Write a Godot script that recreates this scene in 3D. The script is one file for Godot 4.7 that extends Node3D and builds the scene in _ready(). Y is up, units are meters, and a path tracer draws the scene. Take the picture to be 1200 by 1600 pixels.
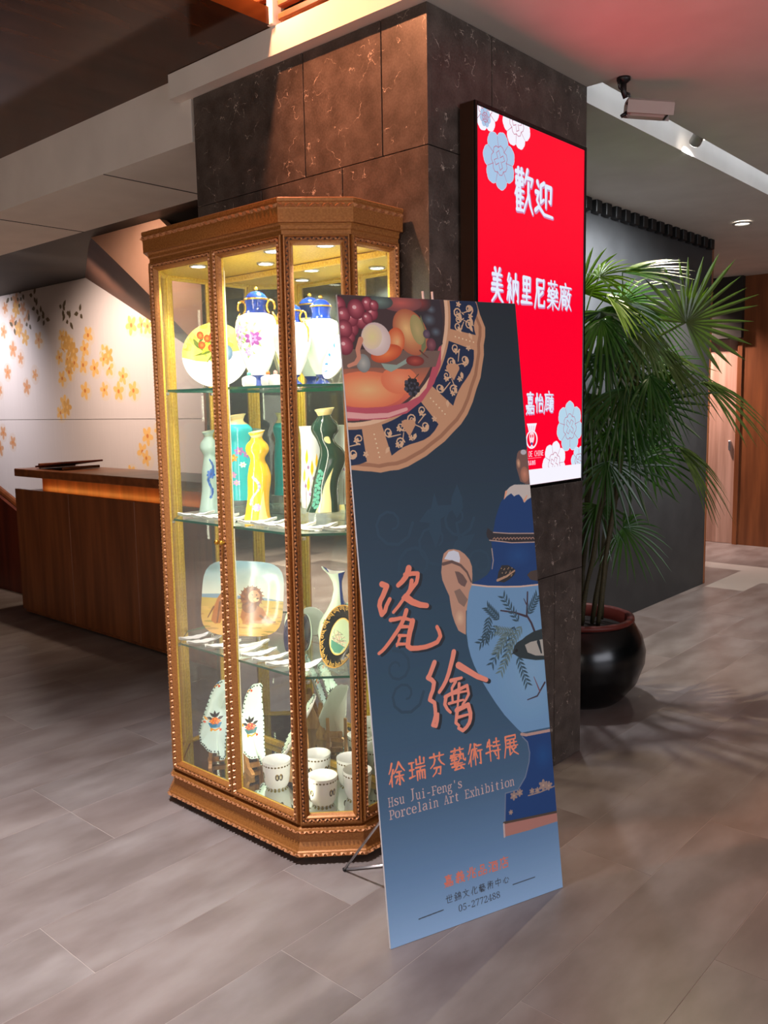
extends Node3D
# Hotel lobby at night: gilded glass cabinet of painted porcelain, leaning poster, stone-clad column with a lit screen, potted palm.

const CAM := Vector3(0, 1.48, 0)
var M := {}
var rng := RandomNumberGenerator.new()
var used := {}

# ---------------------------------------------------------------- mesh builder
class B:
	var s := SurfaceTool.new()
	func _init() -> void:
		s.begin(Mesh.PRIMITIVE_TRIANGLES)
		s.set_smooth_group(-1)
	func smooth(g: int) -> void:
		s.set_smooth_group(g)
	func tri(a: Vector3, b: Vector3, c: Vector3, ua := Vector2.ZERO, ub := Vector2.ZERO, uc := Vector2.ZERO) -> void:  # counter-clockwise seen from outside
		s.set_uv(ua); s.add_vertex(a)
		s.set_uv(uc); s.add_vertex(c)
		s.set_uv(ub); s.add_vertex(b)
	func quad(a: Vector3, b: Vector3, c: Vector3, d: Vector3, ua := Vector2.ZERO, ub := Vector2.ZERO, uc := Vector2.ZERO, ud := Vector2.ZERO) -> void:
		tri(a, b, c, ua, ub, uc)
		tri(a, c, d, ua, uc, ud)
	func tri_out(a: Vector3, b: Vector3, c: Vector3, mid: Vector3) -> void:
		if (b - a).cross(c - a).dot((a + b + c) / 3.0 - mid) < 0.0: tri(a, c, b)
		else: tri(a, b, c)
	func quad_out(a: Vector3, b: Vector3, c: Vector3, d: Vector3, mid: Vector3) -> void:
		tri_out(a, b, c, mid); tri_out(a, c, d, mid)
	func box(mid: Vector3, size: Vector3, r := 0.0, turn := Basis()) -> void:
		var h := size / 2.0
		r = minf(r, minf(h.x, minf(h.y, h.z)) * 0.95)
		var P := func(sx: float, sy: float, sz: float, axis: int) -> Vector3:
			var v := Vector3(sx * (h.x - r), sy * (h.y - r), sz * (h.z - r))
			v[axis] = [sx, sy, sz][axis] * h[axis]
			return mid + turn * v
		for ax in 3:
			for sg in [-1.0, 1.0]:
				var q := []
				for c in [[-1.0, -1.0], [1.0, -1.0], [1.0, 1.0], [-1.0, 1.0]]:
					var v := [0.0, 0.0, 0.0]
					v[ax] = sg; v[(ax + 1) % 3] = c[0]; v[(ax + 2) % 3] = c[1]
					q.append(P.call(v[0], v[1], v[2], ax))
				quad_out(q[0], q[1], q[2], q[3], mid)
		if r <= 0.0: return
		for ax in 3:
			var b := (ax + 1) % 3
			var c := (ax + 2) % 3
			for s1 in [-1.0, 1.0]:
				for s2 in [-1.0, 1.0]:
					var v := [0.0, 0.0, 0.0]
					var w := [0.0, 0.0, 0.0]
					v[b] = s1; v[c] = s2; w[b] = s1; w[c] = s2
					v[ax] = -1.0; w[ax] = 1.0
					quad_out(P.call(v[0], v[1], v[2], b), P.call(w[0], w[1], w[2], b), P.call(w[0], w[1], w[2], c), P.call(v[0], v[1], v[2], c), mid)
		for sx in [-1.0, 1.0]:
			for sy in [-1.0, 1.0]:
				for sz in [-1.0, 1.0]:
					tri_out(P.call(sx, sy, sz, 0), P.call(sx, sy, sz, 1), P.call(sx, sy, sz, 2), mid)
	# rows of points; rows and columns may close on themselves; turned outwards by its signed volume
	func grid(rows: Array, wrap := true, uvs: Array = [], force := 0) -> void:
		var n := rows.size()
		var m: int = rows[0].size()
		var mid := Vector3.ZERO
		for r in rows:
			for p in r: mid += p
		mid /= n * m
		var vol := 0.0
		var cols := m if wrap else m - 1
		for i in n - 1:
			for j in cols:
				var k := (j + 1) % m
				var a: Vector3 = rows[i][j] - mid
				var b: Vector3 = rows[i][k] - mid
				var c: Vector3 = rows[i + 1][k] - mid
				var d: Vector3 = rows[i + 1][j] - mid
				vol += a.dot(b.cross(c)) + a.dot(c.cross(d))
		if force != 0: vol = force
		for i in n - 1:
			for j in cols:
				var k := (j + 1) % m
				var u := [Vector2.ZERO, Vector2.ZERO, Vector2.ZERO, Vector2.ZERO]
				if uvs.size() > 0:
					u = [uvs[i][j], uvs[i][j + 1] if uvs[i].size() > m else uvs[i][k], uvs[i + 1][j + 1] if uvs[i].size() > m else uvs[i + 1][k], uvs[i + 1][j]]
				if vol >= 0.0: quad(rows[i][j], rows[i][k], rows[i + 1][k], rows[i + 1][j], u[0], u[1], u[2], u[3])
				else: quad(rows[i][j], rows[i + 1][j], rows[i + 1][k], rows[i][k], u[0], u[3], u[2], u[1])
	func lathe(prof: Array, seg := 32, at := Transform3D(), v_from := 0.0, v_to := 1.0) -> void:  # prof: Vector2(radius, y)
		var rows := []
		var uvs := []
		var total := 0.0
		for i in range(1, prof.size()): total += (prof[i] as Vector2).distance_to(prof[i - 1])
		var run := 0.0
		for i in prof.size():
			if i > 0: run += (prof[i] as Vector2).distance_to(prof[i - 1])
			var row := []
			var uv := []
			for j in seg + 1:
				var a := TAU * j / seg
				if j < seg: row.append(at * Vector3(cos(a) * prof[i].x, prof[i].y, sin(a) * prof[i].x))
				uv.append(Vector2(0.61 - float(j) / seg, lerpf(v_from, v_to, run / maxf(total, 1e-6))))
			rows.append(row)
			uvs.append(uv)
		grid(rows, true, uvs)
	func tube(pts: Array, rad, seg := 8, cap := true) -> void:  # rad: a number or one radius per point
		var rows := []
		var up := Vector3.UP
		for i in pts.size():
			var t: Vector3 = (pts[mini(i + 1, pts.size() - 1)] - pts[maxi(i - 1, 0)]).normalized()
			var x := t.cross(up)
			if x.length() < 0.2: x = t.cross(Vector3.RIGHT)
			x = x.normalized()
			var y := x.cross(t).normalized()
			up = y
			var r: float = rad[i] if rad is Array else rad
			var row := []
			for j in seg:
				var a := TAU * j / seg
				row.append(pts[i] + (x * cos(a) + y * sin(a)) * r)
			rows.append(row)
		grid(rows)
		if cap:
			for e in [0, rows.size() - 1]:
				var c: Vector3 = pts[e]
				var inner: Vector3 = pts[1] if e == 0 else pts[rows.size() - 2]
				for j in seg: tri_out(rows[e][j], rows[e][(j + 1) % seg], c, inner)
	func prism(poly: PackedVector2Array, at: Transform3D, depth: float, uv_box := Rect2(0, 0, 1, 1)) -> void:  # poly in local x,y; grows from z = 0 to -depth; front at +z
		if Geometry2D.is_polygon_clockwise(poly): poly.reverse()
		var idx := Geometry2D.triangulate_polygon(poly)
		var U := func(p: Vector2) -> Vector2: return Vector2((p.x - uv_box.position.x) / uv_box.size.x, 1.0 - (p.y - uv_box.position.y) / uv_box.size.y)
		for i in range(0, idx.size(), 3):
			var p := [poly[idx[i]], poly[idx[i + 1]], poly[idx[i + 2]]]
			if (p[1] - p[0]).cross(p[2] - p[0]) < 0.0: p.reverse()
			tri(at * Vector3(p[0].x, p[0].y, 0), at * Vector3(p[1].x, p[1].y, 0), at * Vector3(p[2].x, p[2].y, 0), U.call(p[0]), U.call(p[1]), U.call(p[2]))
			tri(at * Vector3(p[0].x, p[0].y, -depth), at * Vector3(p[2].x, p[2].y, -depth), at * Vector3(p[1].x, p[1].y, -depth), U.call(p[0]), U.call(p[2]), U.call(p[1]))
		for i in poly.size():
			var a := poly[i]
			var b := poly[(i + 1) % poly.size()]
			quad(at * Vector3(a.x, a.y, -depth), at * Vector3(b.x, b.y, -depth), at * Vector3(b.x, b.y, 0), at * Vector3(a.x, a.y, 0), U.call(a), U.call(b), U.call(b), U.call(a))
	func ball(c: Vector3, r: Vector3, seg := 10, rings := 6, turn := Basis()) -> void:
		var rows := []
		for i in rings + 1:
			var th := PI * i / rings
			var row := []
			for j in seg:
				var a := TAU * j / seg
				row.append(c + turn * Vector3(r.x * sin(th) * cos(a), r.y * cos(th), r.z * sin(th) * sin(a)))
			rows.append(row)
		grid(rows)
	func done() -> ArrayMesh:
		s.generate_normals()
		return s.commit()

# ---------------------------------------------------------------- scene tree helpers
func numbered(called: String) -> String:
	used[called] = used.get(called, 0) + 1
	return called if used[called] == 1 else "%s_%03d" % [called, used[called] - 1]

func tag(o: Node, label: String, category: String, group := "") -> Node:
	o.set_meta("label", label)
	o.set_meta("category", category)
	if group: o.set_meta("group", group)
	return o

func thing(called: String, label: String, category: String, at := Vector3.ZERO, turn := 0.0, group := "") -> Node3D:
	var o := Node3D.new()
	o.name = numbered(called)
	add_child(o)
	o.position = at
	o.rotation.y = turn
	tag(o, label, category, group)
	return o

func part(parent: Node, called: String, b, m: Material, kind := "") -> MeshInstance3D:  # shapes given in the parent's own axes
	var o := MeshInstance3D.new()
	o.name = called
	o.mesh = b.done() if b is B else b
	o.material_override = m
	parent.add_child(o, true)
	if kind: o.set_meta("kind", kind)
	return o

func part_w(root: Node3D, parent: Node, called: String, b: B, m: Material, kind := "") -> MeshInstance3D:  # shapes given in world axes under an unturned root
	var o := part(parent, called, b, m, kind)
	if parent == root: o.position = -root.position
	return o

func struct(called: String, b: B, m: Material, label: String, category: String) -> MeshInstance3D:
	var o := part(self, called, b, m, "structure")
	tag(o, label, category)
	return o

func copy(o: Node3D, called: String, at: Vector3, turn: Vector3, label: String, group := "") -> Node3D:  # a thing with copies of its parts
	var c: Node3D = o.duplicate()
	c.name = numbered(called)
	add_child(c)
	c.position = at
	c.rotation = turn
	c.set_meta("label", label)
	if group: c.set_meta("group", group)
	return c

func spot(parent: Node, at: Vector3, to: Vector3, color: Color, energy: float, angle: float, size := 0.03, soft := 1.0) -> SpotLight3D:
	var l := SpotLight3D.new()
	l.name = "spot"
	parent.add_child(l, true)
	l.light_color = color
	l.light_energy = energy
	l.spot_range = 14.0
	l.spot_attenuation = 2.0
	l.spot_angle = angle
	l.spot_angle_attenuation = soft
	l.light_size = size
	l.shadow_enabled = true
	var dir := (to - at).normalized()
	l.look_at_from_position(at, to, Vector3.UP if absf(dir.y) < 0.98 else Vector3.RIGHT)
	return l

func omni(parent: Node, at: Vector3, color: Color, energy: float, size := 0.05) -> OmniLight3D:
	var l := OmniLight3D.new()
	l.name = "glow"
	parent.add_child(l, true)
	l.global_position = at
	l.light_color = color
	l.light_energy = energy
	l.omni_range = 14.0
	l.omni_attenuation = 2.0
	l.light_size = size
	l.shadow_enabled = true
	return l

# ---------------------------------------------------------------- painter: flat prints drawn into images
class Painter:
	var im: Image
	var k: float   # pixels per unit
	var w: int
	var h: int
	func _init(width: float, height: float, px_per_unit: float, base: Color) -> void:
		k = px_per_unit
		w = int(round(width * k))
		h = int(round(height * k))
		im = Image.create_empty(w, h, false, Image.FORMAT_RGB8)
		im.fill(base)
	func poly(pts: Array, c: Color) -> void:
		var y0 := 1e9
		var y1 := -1e9
		for p in pts:
			y0 = minf(y0, p.y); y1 = maxf(y1, p.y)
		var n := pts.size()
		for row in range(maxi(0, int(y0 * k)), mini(h - 1, int(y1 * k) + 1) + 1):
			var y := (row + 0.5) / k
			var xs := []
			for i in n:
				var a: Vector2 = pts[i]
				var b: Vector2 = pts[(i + 1) % n]
				if (a.y <= y) != (b.y <= y): xs.append(a.x + (y - a.y) / (b.y - a.y) * (b.x - a.x))
			xs.sort()
			for i in range(0, xs.size() - 1, 2):
				var p0 := clampi(int(round(xs[i] * k)), 0, w)
				var p1 := clampi(int(round(xs[i + 1] * k)), 0, w)
				if p1 > p0: im.fill_rect(Rect2i(p0, row, p1 - p0, 1), c)
	func oval(c: Vector2, rx: float, ry: float, col: Color, turn := 0.0, n := 28) -> void:
		var pts := []
		for i in n: pts.append(c + Vector2(cos(TAU * i / n) * rx, sin(TAU * i / n) * ry).rotated(turn))
		poly(pts, col)
	func ramp(c: Vector2, rx: float, ry: float, edge: Color, core: Color, turn := 0.0, shift := Vector2.ZERO, steps := 16) -> void:
		for i in steps:
			var t := float(i) / (steps - 1)
			oval(c + shift * t, rx * (1.0 - t * 0.92), ry * (1.0 - t * 0.92), edge.lerp(core, t), turn)
	func stroke(pts: Array, w0: float, w1: float, col: Color) -> void:
		var n := pts.size()
		for i in n:
			var wa := lerpf(w0, w1, float(i) / maxi(n - 1, 1)) / 2.0
			oval(pts[i], wa, wa, col, 0.0, 10)
			if i < n - 1:
				var wb := lerpf(w0, w1, float(i + 1) / maxi(n - 1, 1)) / 2.0
				var d: Vector2 = (pts[i + 1] - pts[i])
				if d.length() < 1e-6: continue
				var nn := d.normalized().orthogonal()
				poly([pts[i] + nn * wa, pts[i + 1] + nn * wb, pts[i + 1] - nn * wb, pts[i] - nn * wa], col)
	func curl(c: Vector2, r: float, a0: float, turns: float, width: float, col: Color) -> void:
		var pts := []
		for i in 13:
			var t := i / 12.0
			pts.append(c + Vector2.from_angle(a0 + t * turns * TAU) * r * (1.0 - 0.8 * t))
		stroke(pts, width, width * 0.7, col)
	func flower(c: Vector2, r: float, col: Color, core: Color, turn := 0.0, n := 5) -> void:
		for i in n:
			var a := turn + TAU * i / n
			oval(c + Vector2.from_angle(a) * r * 0.55, r * 0.5, r * 0.3, col, a, 12)
		oval(c, r * 0.22, r * 0.22, core, 0.0, 10)
	func leaf(a: Vector2, b: Vector2, width: float, col: Color) -> void:
		var d := (b - a).orthogonal().normalized() * width / 2.0
		poly([a, a.lerp(b, 0.3) + d * 0.9, a.lerp(b, 0.6) + d * 0.8, b, a.lerp(b, 0.6) - d * 0.8, a.lerp(b, 0.3) - d * 0.9], col)
	func text(words: String, at: Vector2, high: float, pitch: float, col: Color, font: Font) -> void:  # one letter per cell, pitch wide
		for i in words.length():
			if words[i] == " ": continue
			var t := TextMesh.new()
			t.font = font
			t.font_size = 64
			t.pixel_size = 0.01
			t.depth = 0.0
			t.text = words[i]
			if t.get_surface_count() == 0: continue
			var arr := t.surface_get_arrays(0)
			var v: PackedVector3Array = arr[Mesh.ARRAY_VERTEX]
			var ix: PackedInt32Array = arr[Mesh.ARRAY_INDEX] if arr[Mesh.ARRAY_INDEX] != null else PackedInt32Array(range(v.size()))
			var box := t.get_aabb()
			var sc := high / 0.46   # cap height of the font at this size
			var sx := minf(sc, pitch * 0.92 / maxf(box.size.x, 0.01))
			var base := 0.0
			if words[i] in "gjpqy": base = box.size.y - 0.34 if words[i] != "j" else box.size.y - 0.46
			var up := box.position.y + base
			if words[i] == "-": up = box.position.y - 0.16
			if words[i] == "'": up = box.end.y - 0.47
			for j in range(0, ix.size(), 3):
				var tr := []
				for q in 3:
					var p := v[ix[j + q]]
					tr.append(at + Vector2((i + 0.5) * pitch + (p.x - box.get_center().x) * sx, -(p.y - up) * sc))
				poly(tr, col)
	func texture(tile := false) -> ImageTexture:
		im.shrink_x2()
		if not tile: im.generate_mipmaps()
		return ImageTexture.create_from_image(im)

static func pts(s: String) -> Array:  # "x,y x,y ..." to points
	var out := []
	for p in s.split(" ", false):
		var q := p.split(",")
		out.append(Vector2(float(q[0]), float(q[1])))
	return out
# ---------------------------------------------------------------- brush lettering: strokes on a 100 x 100 cell
const RADICAL := {
	"kou": "15,15 15,88;15,15 85,15 85,88;15,84 85,84",
	"mu": "5,30 95,30;50,0 50,100;48,32 25,62 0,82;52,32 75,62 100,82",
	"cao": "5,50 95,50;32,10 34,90;68,10 66,90",
	"si": "45,0 22,22 40,30;72,15 25,50 78,46;65,36 82,56;50,50 50,100;30,62 10,88;70,62 90,85",
	"ren": "90,0 55,45 5,75;50,40 50,100",
	"chi": "75,0 50,22 15,42;90,28 55,60 8,85;55,55 55,100",
	"yan": "50,0 56,10;10,14 98,14;18,14 16,55 0,100",
	"yu": "50,0 30,25 0,45;52,2 75,25 100,42;28,42 72,42;12,60 90,60;50,42 50,98 40,94;30,72 14,90;70,70 88,88",
	"nei": "15,25 15,100;15,25 88,25 88,92 76,88;52,0 50,40 22,72;52,38 80,70",
	"yue": "50,0 44,8;36,12 36,46;36,12 64,12 64,46;36,28 64,28;36,46 64,46;18,2 6,18 20,22;26,12 6,40 28,38;22,32 30,44;82,2 94,18 80,22;74,12 94,40 72,38;78,32 70,44;4,58 96,58;50,48 50,100;48,60 28,80 2,94;52,60 74,80 98,94",
	"chang": "25,0 25,25;8,8 14,22;44,6 36,22;4,32 4,100;4,32 46,32 46,95 38,95;16,50 16,78;16,50 34,50 34,78;16,76 34,76;72,0 50,40;65,18 98,18;86,18 78,60 50,100;58,38 75,70 98,98",
	"ting": "2,5 45,5;10,5 10,85;38,5 38,70;10,28 38,28;10,48 38,48;0,78 45,68;52,10 100,10;76,0 76,22;56,24 56,45;56,24 98,24 98,45;68,24 68,45;84,24 84,45;56,45 98,45;50,56 100,56;54,70 50,88;64,65 66,92 90,92 90,80;76,62 80,72;94,66 100,78",
	"fen": "35,0 25,28 0,48;62,0 78,28 100,45;25,52 72,52 66,95 52,90;45,52 36,80 12,100",
	"yi": "5,10 48,10;26,0 26,22;2,22 50,22;14,24 10,34;34,24 40,34;8,38 46,38;26,34 26,54;2,56 50,52;70,0 68,30 52,56;56,14 86,14 86,44 98,54 100,42;60,26 74,40;25,64 78,64;8,76 94,76;46,76 24,96 80,93;66,84 86,100",
	"zhan": "55,25 55,58;55,40 90,40;32,60 32,98;32,60 88,60 88,98;32,95 88,95",
	"guan": "8,10 50,10;20,2 20,18;38,2 38,18;10,24 10,38;10,24 24,24 24,38;10,37 24,37;32,24 32,38;32,24 46,24 46,38;32,37 46,37;18,42 4,62;14,52 14,98;28,40 32,48;14,52 50,52;14,66 48,66;14,80 48,80;14,96 52,96;32,52 32,96",
	"qian": "70,0 56,30;66,18 98,18 90,36;76,30 74,60 50,98;76,55 86,80 100,98",
	"wang": "5,10 90,10;10,48 85,48;48,10 48,88;0,90 95,84",
	"duan": "50,0 50,30;8,8 8,30 92,30;92,8 92,30;0,44 100,44;50,44 42,58;10,60 10,100;10,60 92,60 92,98 84,94;36,60 36,95;64,60 64,95",
	"jin": "50,0 30,18 0,34;54,2 76,16 100,28;22,36 80,36;8,54 92,54;50,36 50,94;22,66 32,80;80,64 70,80;0,95 100,92",
	"bo": "50,0 40,10;14,14 14,46;14,14 90,14 90,46;14,30 90,30;14,46 90,46;6,58 6,92;6,58 96,58 96,88 84,92;50,48 50,100",
	"you": "0,8 100,8;10,28 10,98;10,28 92,28 92,98;10,95 92,95;36,8 36,28 22,62;68,8 68,56 90,56;12,74 90,74",
}
const GLYPH := {
	"歡": [["guan", 0, 0, 100, 100], ["qian", 0, 0, 100, 100]],
	"迎": ["48,8 30,16 30,62 48,52;60,14 60,72;60,14 90,14 88,56 78,52;10,8 18,20;2,36 18,36 8,58 20,70;0,86 20,74 50,92 100,94"],
	"美": ["30,0 40,14;70,0 60,14;12,18 88,18;20,33 80,33;8,48 92,48;50,18 50,62;5,64 95,64;50,56 38,80 5,100;52,66 70,86 97,100"],
	"納": [["si", 0, 4, 46, 94], ["nei", 46, 2, 54, 98]],
	"里": ["20,5 20,52;20,5 80,5 80,52;20,28 80,28;20,52 80,52;50,5 50,97;15,75 85,75;3,97 97,97"],
	"尼": ["20,5 85,5;85,5 85,32;20,32 85,32;20,5 20,45 0,100;75,45 40,62;38,42 38,92 90,92 92,75"],
	"藥": [["cao", 5, 0, 90, 24], ["yue", 0, 26, 100, 74]],
	"廠": [["yan", 0, 0, 100, 100], ["chang", 24, 24, 74, 76]],
	"嘉": ["15,8 85,8;50,0 50,22;25,22 75,22;28,32 28,50;28,32 72,32 72,50;28,48 72,48;38,52 42,60;62,52 58,60;5,63 95,63;28,63 26,82 5,100;10,74 42,74 38,98 28,95;56,75 56,98;56,75 90,75 90,98;56,95 90,95"],
	"怡": ["20,0 20,100;8,25 4,48;30,22 36,38;62,5 48,38 88,34;80,20 95,45;50,55 50,98;50,55 90,55 90,98;50,94 90,94"],
	"廳": [["yan", 0, 0, 100, 100], ["ting", 22, 24, 78, 74]],
	"徐": [["chi", 0, 0, 34, 100], ["yu", 34, 0, 66, 100]],
	"瑞": [["wang", 0, 10, 36, 80], ["duan", 42, 0, 58, 100]],
	"芬": [["cao", 0, 0, 100, 30], ["fen", 5, 28, 90, 72]],
	"藝": [["cao", 5, 0, 90, 22], ["yi", 0, 22, 100, 78]],
	"術": [["chi", 0, 0, 34, 100], "36,25 66,25;50,2 50,98;48,28 34,70;52,28 66,68;60,6 66,14;74,12 96,12;70,36 100,36;86,36 86,96 76,92"],
	"特": ["18,10 8,32;10,28 46,28;0,58 48,52;28,0 28,98;56,16 96,16;76,0 76,34;52,34 100,34;54,56 100,56;84,44 84,96 72,92;62,66 70,80"],
	"展": ["15,5 85,5 85,22;15,22 85,22;15,5 14,50 0,100;28,38 92,38;45,28 45,52;72,28 72,52;22,54 98,54;40,54 40,92 58,82;84,62 62,72;52,56 70,82 98,98"],
	"義": ["34,0 40,10;66,0 60,10;16,13 84,13;22,25 78,25;6,38 94,38;50,13 50,38;38,44 14,52;4,64 96,62;28,48 28,98 18,92;6,84 44,74;60,42 66,72 82,96 94,98 96,84;84,64 62,88 50,96;78,46 88,54"],
	"兆": ["40,0 38,50 10,100;62,0 62,92 95,92 96,76;10,22 26,38;5,66 34,48;92,18 74,34;70,46 95,62"],
	"品": [["kou", 24, 0, 52, 46], ["kou", 0, 52, 48, 48], ["kou", 52, 52, 48, 48]],
	"酒": ["8,5 20,18;2,35 14,46;4,92 22,62", ["you", 30, 6, 70, 94]],
	"店": [["yan", 0, 0, 100, 100], ["zhan", 4, 0, 96, 100]],
	"世": ["0,35 100,30;20,5 20,92 95,92;50,0 50,65;80,2 80,62;50,64 80,62"],
	"錦": [["jin", 0, 0, 50, 100], ["bo", 54, 0, 46, 100]],
	"文": ["45,0 54,14;4,24 96,24;72,26 50,65 4,98;28,28 55,70 98,97"],
	"化": [["ren", 0, 0, 44, 100], "94,18 52,52;58,5 58,88 64,94 96,94 98,72"],
	"中": ["10,25 10,65;10,25 90,25 90,65;10,62 90,62;50,0 50,100"],
	"心": ["12,45 4,78;30,30 32,88 74,90 76,66;46,20 56,40;78,30 96,58"],
}

func brush(p: Painter, strokes: String, box: Rect2, thick: float, col: Color, fade := 0.55, off := Vector2.ZERO) -> void:
	for s in strokes.split(";", false):
		var q := []
		for v in pts(s): q.append(box.position + off + Vector2(v.x, v.y) * box.size / 100.0)
		p.stroke(q, thick, thick * fade, col)

func glyph(p: Painter, c: String, box: Rect2, thick: float, col: Color, off := Vector2.ZERO) -> void:
	for piece in GLYPH[c]:
		if piece is String: brush(p, piece, box, thick, col, 0.6, off)
		else: brush(p, RADICAL[piece[0]], Rect2(box.position + Vector2(piece[1], piece[2]) * box.size / 100.0, Vector2(piece[3], piece[4]) * box.size / 100.0), thick, col, 0.6, off)
# ---------------------------------------------------------------- prints
const SALMON := Color(0.86, 0.50, 0.40)

func poster_print() -> ImageTexture:   # 607 x 1801 mm, printed board
	var p := Painter.new(607, 1801, 2.27, Color(0.10, 0.14, 0.19))
	var inks := [[0.0, Color(0.105, 0.145, 0.175)], [0.3, Color(0.115, 0.20, 0.265)], [0.6, Color(0.155, 0.275, 0.36)], [0.78, Color(0.235, 0.35, 0.46)], [0.9, Color(0.36, 0.49, 0.63)], [1.0, Color(0.51, 0.64, 0.78)]]
	for y in p.h:   # the board's printed colour run, navy to steel blue
		var v := float(y) / p.h
		for i in inks.size() - 1:
			if v <= inks[i + 1][0]:
				p.im.fill_rect(Rect2i(0, y, p.w, 1), inks[i][1].lerp(inks[i + 1][1], (v - inks[i][0]) / (inks[i + 1][0] - inks[i][0])))
				break
	# faint printed scrolls in the ground
	var ghost := Color(0.14, 0.245, 0.32)
	for g in [[110, 640, 70], [250, 700, 90], [330, 640, 60], [180, 760, 60], [110, 1120, 60], [90, 1040, 50], [400, 780, 50]]:
		p.curl(Vector2(g[0], g[1]), g[2], 0.4 * g[0], 1.2, 9.0, ghost)
	for g in [[250, 720, 260, 560], [200, 640, 330, 600], [300, 740, 390, 690], [330, 640, 340, 540]]:
		p.leaf(Vector2(g[0], g[1]), Vector2(g[2], g[3]), 46, ghost)
	# the painted plate
	var tan := Color(0.74, 0.56, 0.42)
	var c := Vector2(10, 15)
	var rim := pts("461,-4 472,39 487,77 484,105 476,131 474,160 465,191 455,228 437,262 420,300 397,337 372,365 341,389 310,414 274,435 243,454 210,468 180,481 148,489 120,490 90,494 60,489 39,487 -10,480 -10,-10")
	p.poly(rim, tan)
	var rim2 := []
	for q in rim: rim2.append(c + (q - c) * 0.972)
	p.poly(rim2, Color(0.60, 0.42, 0.31))
	var rim3 := []
	for q in rim: rim3.append(c + (q - c) * 0.95)
	p.poly(rim3, tan)
	var navy := Color(0.055, 0.14, 0.27)
	var hub := Vector2(15, 20)
	for seg in [[-3.0, 10.5], [16.5, 41.0], [51.0, 75.0], [85.5, 110.0]]:
		var ring := []
		for i in 9: ring.append(hub + Vector2.from_angle(deg_to_rad(lerpf(seg[0], seg[1], i / 8.0))) * 442.0 * (1.0 + 0.018 * sin(i * 0.8)))
		for i in 9: ring.append(hub + Vector2.from_angle(deg_to_rad(lerpf(seg[1], seg[0], i / 8.0))) * 352.0)
		p.poly(ring, navy)
		var mid := deg_to_rad((seg[0] + seg[1]) / 2.0)
		var cream := Color(0.80, 0.66, 0.52)
		for i in 7:
			var a := deg_to_rad(lerpf(seg[0] + 2.0, seg[1] - 2.0, i / 6.0))
			if i == 3 or a < deg_to_rad(0.5): continue
			var r := 378.0 if i % 2 == 0 else 418.0
			p.curl(hub + Vector2.from_angle(a) * r, 15, a + i, -1.3 if i % 2 else 1.3, 4.6, cream)
			p.stroke([hub + Vector2.from_angle(a) * (r + 14), hub + Vector2.from_angle(lerpf(a, mid, 0.5)) * 398.0], 3.8, 3.0, cream)
			p.leaf(hub + Vector2.from_angle(a + 0.03) * (796 - r), hub + Vector2.from_angle(a + 0.075) * (810 - r), 13, cream)
			p.flower(hub + Vector2.from_angle(a - 0.035) * (800 - r), 9, cream, tan, a)
		if mid > 0.1:
			var hc := hub + Vector2.from_angle(mid) * 392.0
			p.oval(hc + Vector2(8, -9), 15, 13, tan); p.oval(hc + Vector2(-8, -9), 15, 13, tan)
			p.poly([hc + Vector2(-21, -3), hc + Vector2(21, -3), hc + Vector2(0, 28)], tan)
	for a in [13.5, 46.0, 80.0]:
		for i in 6: p.oval(hub + Vector2.from_angle(deg_to_rad(a)) * (372.0 + i * 13), 2.4, 2.4, Color(0.9, 0.8, 0.66), 0.0, 8)
	var ring := []
	for i in 30: ring.append(hub + Vector2.from_angle(deg_to_rad(-12 + i * 4.2)) * 344.0)
	ring.append(Vector2(-10, -10))
	p.poly(ring, Color(0.84, 0.70, 0.57))
	ring = []
	for i in 30: ring.append(hub + Vector2.from_angle(deg_to_rad(-12 + i * 4.2)) * 332.0)
	ring.append(Vector2(-10, -10))
	p.poly(ring, Color(0.26, 0.19, 0.19))
	# painted still life inside the plate
	for i in 60:   # table glow, laid stroke by stroke inside the ring
		var y := 186.0 + i * 2.7
		var half := sqrt(maxf(0.0, 326.0 * 326.0 - (y - 20.0) * (y - 20.0)))
		var t := i / 59.0
		p.stroke([Vector2(-10, y), Vector2(15 + half * 0.97, y)], 3.4, 3.4, Color(0.50, 0.34, 0.28).lerp(Color(0.85, 0.44, 0.30), minf(1.0, t * 2.2)).lerp(Color(0.66, 0.26, 0.28), maxf(0.0, t * 2.0 - 1.0)))
	p.ramp(Vector2(70, 262), 120, 52, Color(0.84, 0.45, 0.30), Color(0.93, 0.68, 0.46))
	p.ramp(Vector2(175, 235), 60, 40, Color(0.84, 0.45, 0.30), Color(0.88, 0.56, 0.40))
	p.poly(pts("-10,308 60,312 130,310 190,300 235,282 262,258 300,170 327,120 318,190 290,245 245,295 190,330 120,345 50,346 -10,342"), Color(0.70, 0.30, 0.36))
	p.stroke(pts("-10,330 60,336 130,334 190,318"), 18, 10, Color(0.84, 0.62, 0.60))
	p.poly(pts("150,-10 330,-10 338,60 330,130 300,150 275,90 250,40 200,20"), Color(0.20, 0.17, 0.19))
	for g in [[290, 60, 26], [310, 95, 20], [300, 30, 18]]: p.ramp(Vector2(g[0], g[1]), g[2], g[2] * 0.8, Color(0.20, 0.17, 0.19), Color(0.36, 0.42, 0.46))
	p.ramp(Vector2(262, 12), 40, 26, Color(0.25, 0.17, 0.18), Color(0.56, 0.24, 0.22))
	p.poly(pts("-10,150 320,150 300,196 200,204 100,200 -10,205"), Color(0.44, 0.35, 0.31))
	p.ramp(Vector2(200, 15), 70, 26, Color(0.46, 0.27, 0.27), Color(0.72, 0.36, 0.32))
	p.ramp(Vector2(134, 15), 40, 20, Color(0.27, 0.30, 0.29), Color(0.42, 0.50, 0.46))
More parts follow.
